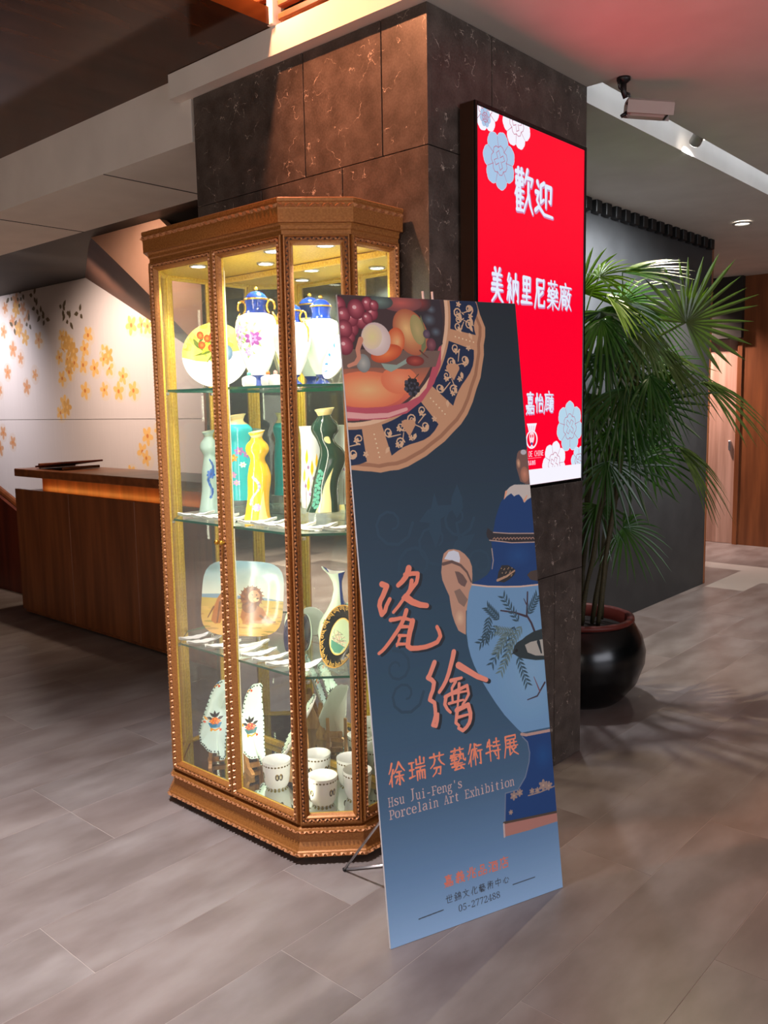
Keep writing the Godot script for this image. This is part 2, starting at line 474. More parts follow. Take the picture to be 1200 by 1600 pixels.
	for g in [[36, 92, 22], [28, 116, 17], [104, 48, 19], [92, 22, 19], [112, 26, 15], [70, 68, 24], [38, 64, 22], [2, 28, 22], [14, 55, 22], [55, 38, 27], [14, 94, 25], [12, 140, 25], [88, 62, 17]]:
		p.ramp(Vector2(g[0], g[1]), g[2], g[2] * 1.05, Color(0.43, 0.14, 0.20), Color(0.78, 0.42, 0.46), 0.0, Vector2(-3, -4))
		p.oval(Vector2(g[0] - 5, g[1] - 5), g[2] * 0.24, g[2] * 0.2, Color(0.90, 0.70, 0.70))
	p.ramp(Vector2(225, 98), 54, 70, Color(0.66, 0.36, 0.24), Color(0.86, 0.70, 0.46), -0.5, Vector2(-14, -10), 20)
	p.poly(pts("263,47 275,90 272,140 252,166 262,110 258,70"), Color(0.44, 0.46, 0.30))
	p.ramp(Vector2(248, 90), 22, 44, Color(0.60, 0.56, 0.36), Color(0.70, 0.63, 0.42), -0.2)
	p.stroke(pts("251,150 262,160 276,170"), 5, 3, Color(0.38, 0.22, 0.18))
	p.ramp(Vector2(172, 125), 30, 40, Color(0.78, 0.36, 0.20), Color(0.90, 0.68, 0.46), 0.3, Vector2(6, 2))
	p.ramp(Vector2(140, 160), 52, 24, Color(0.74, 0.30, 0.16), Color(0.88, 0.50, 0.28), -0.25)
	p.ramp(Vector2(110, 120), 47, 47, Color(0.78, 0.70, 0.68), Color(0.92, 0.87, 0.82))
	p.ramp(Vector2(98, 114), 31, 36, Color(0.84, 0.77, 0.66), Color(0.90, 0.82, 0.58), 0.5)
	p.poly(pts("120,188 170,192 200,176 220,166 206,186 176,200 150,212 130,204"), Color(0.55, 0.62, 0.57))
	p.ramp(Vector2(232, 180), 30, 15, Color(0.46, 0.16, 0.14), Color(0.68, 0.30, 0.24))
	p.ramp(Vector2(64, 188), 22, 26, Color(0.48, 0.50, 0.49), Color(0.68, 0.68, 0.64))
	p.stroke(pts("62,122 50,150 52,172 40,188 18,196"), 16, 10, Color(0.78, 0.52, 0.42))
	p.ramp(Vector2(291, 132), 16, 19, Color(0.38, 0.20, 0.24), Color(0.54, 0.34, 0.36))
	p.ramp(Vector2(278, 102), 12, 13, Color(0.30, 0.24, 0.30), Color(0.44, 0.36, 0.42))
	for i in 34: p.oval(Vector2(215, 255) + Vector2.from_angle(i * 2.4) * sqrt(i) * 3.9, 6.4, 6.4, Color(0.12, 0.11, 0.14) if i % 3 else Color(0.26, 0.26, 0.31), 0.0, 10)
	p.stroke(pts("214,232 206,222"), 3, 2, Color(0.25, 0.22, 0.18)); p.stroke(pts("224,232 240,218"), 3, 2, Color(0.25, 0.22, 0.18))
	# the painted covered urn at the right edge
	var blue := Color(0.02, 0.21, 0.42)
	p.poly(pts("269,753 275,738 292,728 309,728 330,734 347,746 362,764 369,785 368,812 364,836 360,865 355,890 345,905 335,913 332,945 328,981 316,974 304,966 294,942 287,917 284,890 282,862 272,838 263,814 261,792"), Color(0.70, 0.54, 0.45))
	p.poly(pts("275,754 292,734 310,732 326,739 330,756 327,770 298,760"), Color(0.78, 0.80, 0.84))
	p.stroke(pts("270,768 300,764 330,778 350,800 362,830"), 10, 5, Color(0.38, 0.29, 0.26))
	p.poly(pts("308,793 322,796 335,806 348,827 338,842 326,836 317,827"), Color(0.40, 0.31, 0.29))
	p.poly(pts("300,850 320,845 345,880 330,900 312,885"), Color(0.50, 0.40, 0.35))
	p.ramp(Vector2(312, 930), 18, 26, Color(0.70, 0.54, 0.45), Color(0.80, 0.68, 0.56))
	p.poly(pts("586,449 575,452 568,460 561,483 561,505 565,520 568,532 571,546 592,555 610,555 610,449"), Color(0.46, 0.34, 0.30))
	p.ramp(Vector2(590, 525), 16, 24, Color(0.60, 0.40, 0.32), Color(0.76, 0.52, 0.42)); p.oval(Vector2(592, 457), 11, 8, Color(0.72, 0.72, 0.74))
	p.ramp(Vector2(570, 490), 7, 14, Color(0.60, 0.44, 0.36), Color(0.82, 0.66, 0.52))
	p.poly(pts("520,570 506,590 492,603 480,625 470,645 465,657 455,692 500,697 560,704 610,708 610,560"), blue)
	p.poly(pts("547,554 530,560 515,571 508,584 503,598 515,588 525,583 533,580 543,590 552,586 562,585 572,596 580,612 590,604 610,596 610,557"), Color(0.74, 0.71, 0.68))
	p.stroke(pts("515,574 506,594"), 8, 3, Color(0.84, 0.60, 0.48)); p.stroke(pts("580,606 592,590"), 8, 3, Color(0.84, 0.60, 0.48))
	p.poly(pts("445,719 447,740 442,770 438,789 432,804 420,816 396,826 369,833 369,838 420,848 479,856 540,862 610,864 610,730"), blue)
	p.ramp(Vector2(540, 770), 60, 40, blue, Color(0.06, 0.26, 0.48)); p.stroke(pts("445,740 447,775 440,800"), 4, 3, Color(0.62, 0.55, 0.52))
	p.poly(pts("436,677 430,692 431,703 439,714 475,722 520,729 610,734 610,708 560,704 513,700 480,694 455,692"), Color(0.16, 0.14, 0.15))
	for i in 14: p.stroke([Vector2(452 + i * 12, 712 + i * 0.8), Vector2(458 + i * 12, 708 + i), Vector2(463 + i * 12, 716 + i * 0.8)], 3.2, 2.4, Color(0.62, 0.48, 0.40))
	p.stroke(pts("455,692 513,700 610,708"), 3, 3, Color(0.72, 0.60, 0.55)); p.stroke(pts("439,714 520,729 610,735"), 3, 3, Color(0.72, 0.60, 0.55))
	p.poly(pts("454,839 462,812 476,793 500,795 523,809 524,820 519,827 500,838 480,845"), Color(0.16, 0.14, 0.13))
	p.stroke(pts("456,836 490,828 522,814"), 8, 5, Color(0.66, 0.52, 0.42)); p.poly(pts("568,832 582,822 610,820 610,856 580,848"), Color(0.26, 0.20, 0.17))
	for i in 16: p.oval(Vector2(474 + (i * 37) % 42, 802 + (i * 23) % 34), 1.8, 1.8, Color(0.72, 0.60, 0.46), 0.0, 6)
	var sky := Color(0.40, 0.56, 0.70)
	p.poly(pts("364,838 352,858 347,876 339,906 335,936 331,976 333,1015 339,1046 348,1074 366,1114 388,1154 414,1197 442,1238 466,1266 487,1290 500,1302 610,1306 610,866 540,864 479,858 420,850"), sky)
	p.ramp(Vector2(560, 1120), 150, 170, sky, Color(0.46, 0.61, 0.73), 0.2)
	p.stroke(pts("364,838 420,850 479,858 540,864 610,866"), 5, 5, Color(0.78, 0.66, 0.60))
	var twig := Color(0.22, 0.16, 0.20)
	p.stroke(pts("592,1047 580,1010 569,979 554,954 560,915 564,884"), 8, 5, twig); p.stroke(pts("553,957 508,939 459,927"), 7, 4, twig)
	p.stroke(pts("602,1167 569,1203 531,1208"), 6, 3, twig); p.stroke(pts("580,1190 562,1143"), 5, 2, Color(0.42, 0.28, 0.32)); p.stroke(pts("556,920 548,902"), 4, 2, twig)
	for b in [[416, 941, 395, 1007], [447, 974, 374, 1015], [481, 996, 409, 1083], [504, 982, 458, 1080], [509, 1076, 536, 1162], [520, 967, 471, 885], [450, 952, 412, 912], [470, 1000, 430, 1050], [560, 950, 600, 900], [500, 1000, 440, 985], [490, 1040, 440, 1110], [530, 985, 480, 1040]]:
		var a := Vector2(b[0], b[1])
		var e := Vector2(b[2], b[3])
		var tone := Color(0.17, 0.27, 0.32) if (b[0] + b[1]) % 3 else Color(0.36, 0.44, 0.44)
		p.stroke([a, e], 2.4, 1.4, tone)
		for i in 7:
			var o := a.lerp(e, i / 6.5)
			for sgn in [-1.0, 1.0]: p.leaf(o, o + (e - a).normalized().rotated(sgn * 0.7) * 25, 6.5, tone)
	p.poly(pts("490,1060 498,1040 510,1030 530,1024 545,1016 575,1006 612,1002 612,1098 575,1094 544,1086 515,1078"), Color(0.13, 0.18, 0.19))
	p.poly(pts("538,1042 560,1036 612,1034 612,1086 575,1080 546,1066"), Color(0.62, 0.61, 0.57)); p.oval(Vector2(505, 1054), 5, 5, Color(0.05, 0.06, 0.07))
	p.stroke(pts("499,1058 486,1062"), 4, 2, Color(0.10, 0.10, 0.10)); p.stroke(pts("590,1040 598,1075"), 12, 5, Color(0.10, 0.14, 0.16))
	p.poly(pts("497,1312 508,1320 515,1332 521,1368 518,1392 510,1414 502,1432 490,1446 478,1458 464,1467 440,1468 422,1466 416,1510 411,1550 500,1558 610,1566 610,1316"), blue)
	p.ramp(Vector2(572, 1385), 40, 50, blue, Color(0.03, 0.26, 0.48)); p.stroke(pts("498,1306 515,1312 560,1314 610,1316"), 9, 9, Color(0.66, 0.54, 0.50))
	p.stroke(pts("500,1314 518,1334 523,1368 518,1394 500,1436 468,1468 422,1468 412,1550"), 4, 4, Color(0.40, 0.45, 0.54))
	for f in [[452, 1482, 14], [474, 1478, 12], [520, 1484, 10], [540, 1486, 10], [564, 1476, 18], [585, 1482, 14], [436, 1528, 8]]: p.flower(Vector2(f[0], f[1]), f[2], Color(0.55, 0.47, 0.44), Color(0.66, 0.56, 0.48), f[0], 6)
	p.stroke(pts("505,1494 550,1494 606,1488"), 4, 4, Color(0.55, 0.47, 0.44))
	p.poly(pts("406,1556 412,1552 500,1560 612,1568 612,1597 500,1597 405,1594"), Color(0.62, 0.43, 0.39)); p.stroke(pts("408,1553 500,1560 612,1568"), 7, 7, Color(0.27, 0.21, 0.17))
	p.stroke(pts("407,1556 406,1594"), 6, 6, Color(0.68, 0.62, 0.62))
	# brush title
	var ci := ["65,803 80,810 72,824 65,836 56,848 52,861 57,887 68,878 74,864 86,847", "155,768 150,780 143,791 130,803 116,812", "141,785 165,784 183,786 181,798 176,811 162,824 148,838 138,846 128,854 112,870 94,885", "161,804 157,818 152,830 142,840 128,849", "138,848 158,864 182,875 204,880", "83,905 100,905 117,904 135,909 153,916", "136,885 127,905 115,923 102,938 88,952 74,966 58,980 48,987 38,992", "153,917 148,932 141,948 135,968 131,985 140,993 165,996 190,996 210,993 229,988 241,973 238,958 232,945", "115,928 142,932", "106,952 136,956", "98,975 132,979", "109,955 96,980"]
	var hui := ["214,1044 205,1060 195,1077 188,1084 200,1092 207,1101 204,1112 201,1122 193,1135 188,1147 203,1158 204,1178 203,1194 197,1208 191,1220 202,1225 208,1210 211,1192", "282,1024 276,1042 268,1061 259,1082 248,1102 236,1117 222,1131", "294,1065 326,1087 358,1109 387,1123", "264,1105 301,1103", "280,1110 265,1127 264,1169", "243,1148 237,1169 244,1184 254,1195", "240,1148 280,1137 318,1128 321,1154 310,1168 297,1180", "291,1118 286,1150 280,1180", "260,1143 314,1144", "251,1169 301,1167", "279,1188 274,1208 269,1228 279,1238", "275,1193 316,1184 322,1210 320,1225 315,1237 304,1248 291,1255 277,1245", "277,1214 315,1212"]
	var wide := [15, 17, 12, 12, 19, 11, 12, 15, 10, 9, 9, 8]
	var wide2 := [13, 14, 18, 11, 9, 11, 10, 9, 8, 8, 11, 13, 9]
	for pass_ in 2:
		for i in ci.size():
			var q := []
			for v in pts(ci[i]): q.append(v + (Vector2(9, 6) if pass_ == 0 else Vector2.ZERO))
			p.stroke(q, wide[i] * 1.15, wide[i] * 0.8, Color(0.09, 0.12, 0.16) if pass_ == 0 else SALMON)
		for i in hui.size():
			var q := []
			for v in pts(hui[i]): q.append(v + (Vector2(9, 6) if pass_ == 0 else Vector2.ZERO))
			p.stroke(q, wide2[i] * 1.15, wide2[i] * 0.8, Color(0.09, 0.12, 0.16) if pass_ == 0 else Color(0.86, 0.53, 0.45))
	# lines of lettering
	var line := "徐瑞芬藝術特展"
	var at := [36, 103, 170, 240, 300, 365, 430]
	for i in 7: glyph(p, line[i], Rect2(at[i], 1300, 52, 64), 6.6, Color(0.88, 0.50, 0.38))
	var serif := SystemFont.new()
	serif.font_names = PackedStringArray(["Droid Serif"])
	p.text("Hsu Jui-Feng's", Vector2(28, 1417), 26, 17.6, Color(0.74, 0.62, 0.60), serif)
	p.text("Porcelain Art Exhibition", Vector2(28, 1452), 26, 17.9, Color(0.74, 0.62, 0.60), serif)
	line = "嘉義兆品酒店"
	for i in 6: glyph(p, line[i], Rect2(186 + i * 39, 1652, 32, 32), 4.4, Color(0.78, 0.43, 0.36))
	line = "世錦文化藝術中心"
	for i in 8: glyph(p, line[i], Rect2(188 + i * 28.5, 1708, 22, 23), 2.3, Color(0.20, 0.24, 0.29))
	p.text("05-2772488", Vector2(226, 1765), 19, 14.8, Color(0.20, 0.24, 0.29), serif)
	p.stroke([Vector2(95, 1746), Vector2(176, 1744)], 3, 3, Color(0.20, 0.24, 0.29)); p.stroke([Vector2(422, 1741), Vector2(504, 1741)], 3, 3, Color(0.20, 0.24, 0.29))
	p.im.adjust_bcs(1.16, 1.0, 1.0)
	return p.texture()

func peony(p: Painter, c: Vector2, r: float, fill: Color, edge: Color, seed_: int) -> void:
	for ring in 2:
		var rr := r if ring == 0 else r * 0.94
		for i in 7:
			var a := TAU * i / 7.0 + seed_
			var o := c + Vector2(cos(a) * 0.62, sin(a) * 0.62) * r
			for k in 3: p.oval(o + Vector2.from_angle(a + (k - 1) * 0.9) * r * 0.13, rr * 0.29, rr * 0.27, edge if ring == 0 else fill, a, 14)
		p.oval(c, rr * 0.68, rr * 0.66, edge if ring == 0 else fill, 0.0, 20)
	var red := Color(0.72, 0.36, 0.46)
	for i in 7:
		var a := TAU * (i + 0.5) / 7.0 + seed_
		p.stroke([c + Vector2.from_angle(a) * r * 0.42, c + Vector2.from_angle(a) * r * 0.82], 2.0, 1.2, red)
		p.stroke([c + Vector2.from_angle(a) * r * 0.44, c + Vector2.from_angle(a + 0.3) * r * 0.52, c + Vector2.from_angle(a + 0.6) * r * 0.51, c + Vector2.from_angle(a + 0.9) * r * 0.44], 2.0, 2.0, red)
	for i in 4:
		var a := TAU * i / 4.0 + seed_ * 0.7
		p.stroke([c + Vector2.from_angle(a) * r * 0.1, c + Vector2.from_angle(a + 0.5) * r * 0.3, c + Vector2.from_angle(a + 1.1) * r * 0.34, c + Vector2.from_angle(a + 1.5) * r * 0.16], 2.2, 1.6, red)

func screen_print() -> ImageTexture:   # 722 x 1266 mm, what the lit panel shows
	var p := Painter.new(694, 1240, 2.4, Color(1.0, 0.0, 0.17))
	var o := Vector2(-14, -13)
	var ice := Color(0.66, 0.78, 0.90)
	var white := Color(0.97, 0.96, 1.0)
	peony(p, Vector2(60, 8) + o, 76, white, white, 1)
	peony(p, Vector2(60, 40) + o, 30, ice, ice, 2)
	peony(p, Vector2(245, 16) + o, 84, white, white, 3)
	peony(p, Vector2(141, 158) + o, 92, ice, Color(0.86, 0.92, 0.98), 5)
	peony(p, Vector2(618, 1050) + o, 96, Color(0.72, 0.84, 0.92), white, 2)
	peony(p, Vector2(505, 1186) + o, 84, white, Color(0.97, 0.88, 0.94), 4)
	peony(p, Vector2(692, 1188) + o, 62, Color(0.8, 0.9, 0.97), white, 6)
	p.poly([Vector2(0, 1184), Vector2(694, 1184), Vector2(694, 1240), Vector2(0, 1240)], white)
	var words := [["歡", 230, 158, 116, 144, 14.5], ["迎", 364, 174, 116, 126, 16.0], ["美", 92, 508, 70, 108, 13.0], ["納", 182, 514, 76, 104, 11.0], ["里", 274, 516, 70, 92, 13.0], ["尼", 362, 516, 70, 102, 13.0], ["藥", 446, 514, 78, 104, 9.0], ["廠", 528, 518, 92, 94, 9.5], ["嘉", 306, 920, 58, 76, 8.6], ["怡", 368, 924, 56, 66, 8.6], ["廳", 428, 916, 66, 80, 7.2]]
	for g in words: glyph(p, g[0], Rect2(g[1] + o.x, g[2] + o.y, g[3], g[4]), g[5] * 1.5, Color(0.80, 0.55, 0.72), Vector2(3, 3))
	for g in words: glyph(p, g[0], Rect2(g[1] + o.x, g[2] + o.y, g[3], g[4]), g[5], Color(0.90, 0.94, 1.0))
	# the house emblem: a jar in outline with ornament
	var e := Vector2(346, 1030) + o
	p.poly([e + Vector2(-34, 0), e + Vector2(34, 0), e + Vector2(26, 14), e + Vector2(20, 30), e + Vector2(-20, 30), e + Vector2(-26, 14)], white)
	for i in 3: p.stroke([e + Vector2(-14 + i * 14, 10), e + Vector2(-12 + i * 12, 26)], 2.4, 2.4, Color(0.95, 0.35, 0.45))
	p.oval(e + Vector2(0, 58), 39, 34, white); p.oval(e + Vector2(0, 58), 31, 28, Color(1.0, 0.0, 0.17))
	p.oval(e + Vector2(0, 50), 17, 24, Color(1.0, 0.86, 0.90)); p.oval(e + Vector2(-7, 46), 4, 6, Color(1.0, 0.1, 0.25)); p.oval(e + Vector2(7, 46), 4, 6, Color(1.0, 0.1, 0.25))
	p.oval(e + Vector2(0, 74), 7, 6, Color(0.3, 0.3, 0.6)); p.poly([e + Vector2(-20, 90), e + Vector2(0, 76), e + Vector2(20, 90), e + Vector2(0, 84)], white)
	var sans := SystemFont.new()
	sans.font_names = PackedStringArray(["Droid Sans"])
	p.text("MAISON DE CHINE", Vector2(238, 1150) + o, 20, 12.6, white, sans)
	p.stroke([Vector2(250, 1156) + o, Vector2(410, 1156) + o], 1.6, 1.6, Color(1.0, 0.7, 0.76))
	var small := "兆品酒店"
	for i in 4: glyph(p, small[i], Rect2(318 + i * 14 + o.x, 1164 + o.y, 12, 17), 2.0, white)
	return p.texture()

func mural_print() -> ImageTexture:   # z -11.0 .. -6.0, y 0 .. 3.4; 100 units a metre
	var p := Painter.new(500, 340, 4.0, Color(0.74, 0.69, 0.65))
	var r := RandomNumberGenerator.new()
	r.seed = 11
	for i in 900:   # silk streaks of the wallpaper
		var x := r.randf() * 500
		var y := r.randf() * 340
		var d := r.randf_range(-0.02, 0.02)
		p.stroke([Vector2(x, y), Vector2(x, y + r.randf_range(10, 60))], 0.5, 0.5, Color(0.74 + d, 0.69 + d, 0.65 + d))
	var P := func(z: float, y: float) -> Vector2: return Vector2(z + 1100, 340 - y)
	var gold := Color(0.80, 0.62, 0.36)
	for f in [[-974, 301], [-955, 271], [-934, 255], [-982, 266], [-951, 243], [-970, 219], [-953, 208], [-909, 226], [-943, 176], [-987, 194], [-1010, 174], [-922, 189], [-858, 226], [-844, 219], [-806, 224], [-814, 211], [-858, 212], [-840, 206], [-848, 189], [-863, 183], [-819, 195], [-797, 191], [-777, 205], [-770, 190], [-746, 181], [-818, 169], [-781, 169], [-755, 167], [-729, 167], [-862, 157], [-871, 147], [-861, 150], [-986, 114], [-1009, 125], [-727, 228], [-709, 227], [-700, 225], [-709, 124], [-719, 109], [-713, 103], [-740, 88], [-1020, 106], [-690, 130], [-680, 105], [-850, 202], [-836, 198], [-866, 205], [-779, 199], [-966, 250], [-990, 240], [-940, 262]]:
		var q: Vector2 = P.call(f[0] * 1.0, f[1] * 1.0)
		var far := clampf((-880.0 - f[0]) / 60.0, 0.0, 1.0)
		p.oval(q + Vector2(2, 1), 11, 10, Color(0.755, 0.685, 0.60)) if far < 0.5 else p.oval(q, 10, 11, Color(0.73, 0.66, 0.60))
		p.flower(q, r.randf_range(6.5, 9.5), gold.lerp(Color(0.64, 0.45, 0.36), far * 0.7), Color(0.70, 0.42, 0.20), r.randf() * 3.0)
	for f in [[-856, 222], [-850, 214], [-842, 210], [-852, 196], [-776, 202], [-862, 153], [-962, 262], [-960, 240], [-945, 230]]:
		p.flower(P.call(f[0] + 6.0, f[1] * 1.0), 9, Color(0.74, 0.56, 0.30), gold, f[0])
	for l in [[-960, 287], [-939, 279], [-914, 273], [-947, 270], [-910, 260], [-892, 247], [-853, 255], [-841, 241], [-820, 247], [-964, 244], [-929, 245], [-969, 277], [-900, 252], [-848, 250]]:
		var q: Vector2 = P.call(l[0] * 1.0, l[1] * 1.0)
		for i in 3: p.leaf(q + Vector2.from_angle(l[0] + i * 2.0) * 2.0, q + Vector2.from_angle(l[0] + i * 2.0) * r.randf_range(7, 12), 5.0, Color(0.34, 0.28, 0.19))
	return p.texture()

func noise_image(size: int, freq: float, kind: int, seed_: int, oct := 4) -> Image:
	var n := FastNoiseLite.new()
	n.noise_type = kind as FastNoiseLite.NoiseType
	n.seed = seed_
	n.frequency = freq
	n.fractal_octaves = oct
	return n.get_seamless_image(size, size)

func marble_texture() -> ImageTexture:
	var size := 768
	var cloud := noise_image(size, 0.008, FastNoiseLite.TYPE_SIMPLEX_SMOOTH, 3, 5)
	var vein := noise_image(size, 0.006, FastNoiseLite.TYPE_PERLIN, 9, 6)
	var gate := noise_image(size, 0.014, FastNoiseLite.TYPE_SIMPLEX_SMOOTH, 21, 2)
	var fine := noise_image(size, 0.09, FastNoiseLite.TYPE_SIMPLEX_SMOOTH, 5, 3)
	var a := cloud.get_data()
	var b := vein.get_data()
	var c := gate.get_data()
	var d := fine.get_data()
	var out := PackedByteArray()
	out.resize(size * size * 3)
	for i in size * size:
		var t := a[i] / 255.0
		var f := d[i] / 255.0 - 0.5
		var v := 1.0 - minf(1.0, absf(b[i] - 128.0) / 2.4)
		v *= clampf((c[i] / 255.0 - 0.40) * 3.4, 0.0, 1.0)
		var col := Vector3(0.245, 0.215, 0.195).lerp(Vector3(0.37, 0.33, 0.305), t) + Vector3.ONE * f * 0.07
		col = col.lerp(Vector3(0.80, 0.74, 0.68), v)
		out[i * 3] = int(clampf(col.x, 0, 1) * 255); out[i * 3 + 1] = int(clampf(col.y, 0, 1) * 255); out[i * 3 + 2] = int(clampf(col.z, 0, 1) * 255)
	return ImageTexture.create_from_image(Image.create_from_data(size, size, false, Image.FORMAT_RGB8, out))

func two_tone(size: int, freq: float, seed_: int, lo: Color, hi: Color, oct := 5, kind := FastNoiseLite.TYPE_SIMPLEX_SMOOTH) -> NoiseTexture2D:
	var t := NoiseTexture2D.new()
	var n := FastNoiseLite.new()
	n.noise_type = kind
	n.seed = seed_
	n.frequency = freq
	n.fractal_octaves = oct
	t.noise = n
	t.width = size; t.height = size
	t.seamless = true
	var g := Gradient.new()
	g.offsets = PackedFloat32Array([0.15, 0.85])
	g.colors = PackedColorArray([lo, hi])
	t.color_ramp = g
	return t

func grey_noise(size: int, freq: float, seed_: int, oct := 4) -> NoiseTexture2D:
	return two_tone(size, freq, seed_, Color.BLACK, Color.WHITE, oct)

# glaze paintings, 1 x 2 units round each vase (u round the body, v from lip to foot)
func vase_print(base: Color, kind: String) -> ImageTexture:
	var wide: float = {"urn": 330.0, "goose": 266.0, "cup": 100.0, "lily": 168.0}.get(kind, 160.0)
	var p := Painter.new(wide, 200, 5.0 if kind == "cup" else 3.2, base)
	var x0 := 0.36 * wide - 36.0   # where the front of the pot lies on the strip
	var r := RandomNumberGenerator.new()
	r.seed = kind.hash()
	if kind == "turquoise":
		p.poly([Vector2(0, 0), Vector2(wide, 0), Vector2(wide, 22), Vector2(0, 22)], Color(0.86, 0.82, 0.60))
		for f in [[40, 84, 10, Color(0.60, 0.42, 0.66)], [28, 100, 9, Color(0.92, 0.55, 0.12)], [46, 116, 7, Color(0.95, 0.95, 0.92)], [26, 140, 8, Color(0.80, 0.55, 0.72)], [56, 92, 9, Color(0.62, 0.46, 0.68)], [33, 158, 7, Color(0.85, 0.62, 0.78)], [24, 96, 4, Color(0.90, 0.70, 0.25)]]:
			p.leaf(Vector2(x0 + f[0] - 6, f[1] + 5), Vector2(x0 + f[0] + 7, f[1] - 4), 4, Color(0.30, 0.52, 0.30))
			p.flower(Vector2(x0 + f[0], f[1]), f[2], f[3], Color(0.95, 0.85, 0.4), f[0], 6)
	elif kind == "yellow":
		p.poly([Vector2(x0 + 38, 200), Vector2(x0 + 49, 128), Vector2(x0 + 62, 200)], Color(0.93, 0.90, 0.55))
		for i in 26:
			var t := i / 25.0
			var q := Vector2(x0 + 24 + 12 * sin(t * 5.0) + t * 8, 100 + t * 60)
			p.flower(q, r.randf_range(2.4, 4.2), [Color(0.56, 0.66, 0.80), Color(0.46, 0.48, 0.68), Color(0.70, 0.60, 0.72)][i % 3], Color(0.95, 0.9, 0.6), i, 6)
		p.flower(Vector2(x0 + 36, 166), 9, Color(0.60, 0.56, 0.74), Color(0.95, 0.9, 0.7), 0.4, 8)
	elif kind == "celadon":
		for i in 34:
			var t := i / 33.0
			var q := Vector2(x0 + 38 + 7 * sin(t * 9.0), 70 + t * 90)
			p.flower(q, r.randf_range(2.6, 5.0), Color(0.20, 0.40, 0.72), Color(0.12, 0.25, 0.55), i, 5)
		p.flower(Vector2(x0 + 38, 104), 12, Color(0.16, 0.42, 0.80), Color(0.10, 0.26, 0.6), 0.2, 7)
		p.stroke([Vector2(x0 + 38, 70), Vector2(x0 + 46, 90), Vector2(x0 + 32, 112), Vector2(x0 + 42, 134), Vector2(x0 + 38, 160)], 1.2, 0.8, Color(0.22, 0.40, 0.60))
	elif kind == "green":
		p.poly([Vector2(0, 0), Vector2(wide, 0), Vector2(wide, 10), Vector2(0, 12)], Color(0.87, 0.84, 0.62))
		p.poly([Vector2(x0 + 26, 200), Vector2(x0 + 43, 112), Vector2(x0 + 52, 200)], Color(0.84, 0.80, 0.58))
		for i in 16: p.oval(Vector2(x0 + 18 + (i * 7) % 14, 120 + i * 4.6), 5.0, 3.4, Color(0.34, 0.60, 0.52), i)
		p.oval(Vector2(x0 + 44, 60), 9, 7, Color(0.90, 0.86, 0.60))
	elif kind == "lily":
		for f in [[26, 60], [40, 84], [30, 118], [46, 130], [54, 70], [18, 100]]:
			p.leaf(Vector2(x0 + f[0], f[1] + 22), Vector2(x0 + f[0] + 2, f[1] - 12), 9, Color(0.95, 0.74, 0.10))
			p.oval(Vector2(x0 + f[0] + 5, f[1] + 28), 3.2, 4.2, Color(0.60, 0.46, 0.62))
		for x in [22, 36, 50, 62]: p.stroke([Vector2(x0 + x, 196), Vector2(x0 + x + 3, 150), Vector2(x0 + x + 1, 120)], 1.6, 1.0, Color(0.42, 0.30, 0.25))
	elif kind == "urn":
		for f in [[12, 68, 24, Color(0.62, 0.50, 0.68)], [46, 88, 22, Color(0.42, 0.20, 0.44)], [30, 126, 14, Color(0.58, 0.48, 0.68)], [0, 98, 15, Color(0.72, 0.62, 0.76)], [40, 54, 13, Color(0.84, 0.68, 0.48)]]:
			for i in 4: p.leaf(Vector2(x0 + f[0], f[1]), Vector2(x0 + f[0], f[1]) + Vector2.from_angle(i * 1.7 + f[0]) * f[2] * 1.6, 12, Color(0.46, 0.60, 0.34))
			p.flower(Vector2(x0 + f[0], f[1]), f[2], f[3], f[3].darkened(0.3), f[1], 7)
			p.flower(Vector2(x0 + f[0], f[1]), f[2] * 0.55, f[3].lightened(0.25), f[3].darkened(0.2), f[1] + 0.5, 5)
		p.flower(Vector2(260, 90), 18, Color(0.70, 0.60, 0.74), Color(0.5, 0.3, 0.5), 0.0, 7)
	elif kind == "goose":
		p.poly([Vector2(118, 0), Vector2(wide, 0), Vector2(wide, 200), Vector2(130, 200), Vector2(124, 120)], Color(0.07, 0.24, 0.55))
		p.poly([Vector2(0, 0), Vector2(20, 0), Vector2(16, 200), Vector2(0, 200)], Color(0.07, 0.24, 0.55))
		for i in 22: p.flower(Vector2(60 + r.randf() * 56, 105 + r.randf() * 60), r.randf_range(4, 9), [Color(0.62, 0.56, 0.78), Color(0.86, 0.84, 0.80), Color(0.50, 0.62, 0.42), Color(0.70, 0.66, 0.84)][i % 4], Color(0.85, 0.8, 0.5), i, 5)
	elif kind == "cup":
		for i in 26: p.oval(Vector2(i * 100.0 / 26.0 + 1.5, 24), 1.3, 6, Color(0.34, 0.28, 0.12), 0.0, 10)
		for x in [14, 18.5, 38, 42.5, 62, 66.5, 86, 90.5]:
			p.oval(Vector2(x, 94), 2.3, 24, Color(0.15, 0.13, 0.08)); p.oval(Vector2(x, 96), 1.0, 13, Color(0.80, 0.76, 0.60)); p.oval(Vector2(x, 76), 1.3, 5, Color(0.55, 0.44, 0.16))
		for x in 16: p.oval(Vector2(x * 100.0 / 16.0 + 3, 192), 2.0, 9, Color(0.58, 0.50, 0.20), 0.0, 10)
	return p.texture()

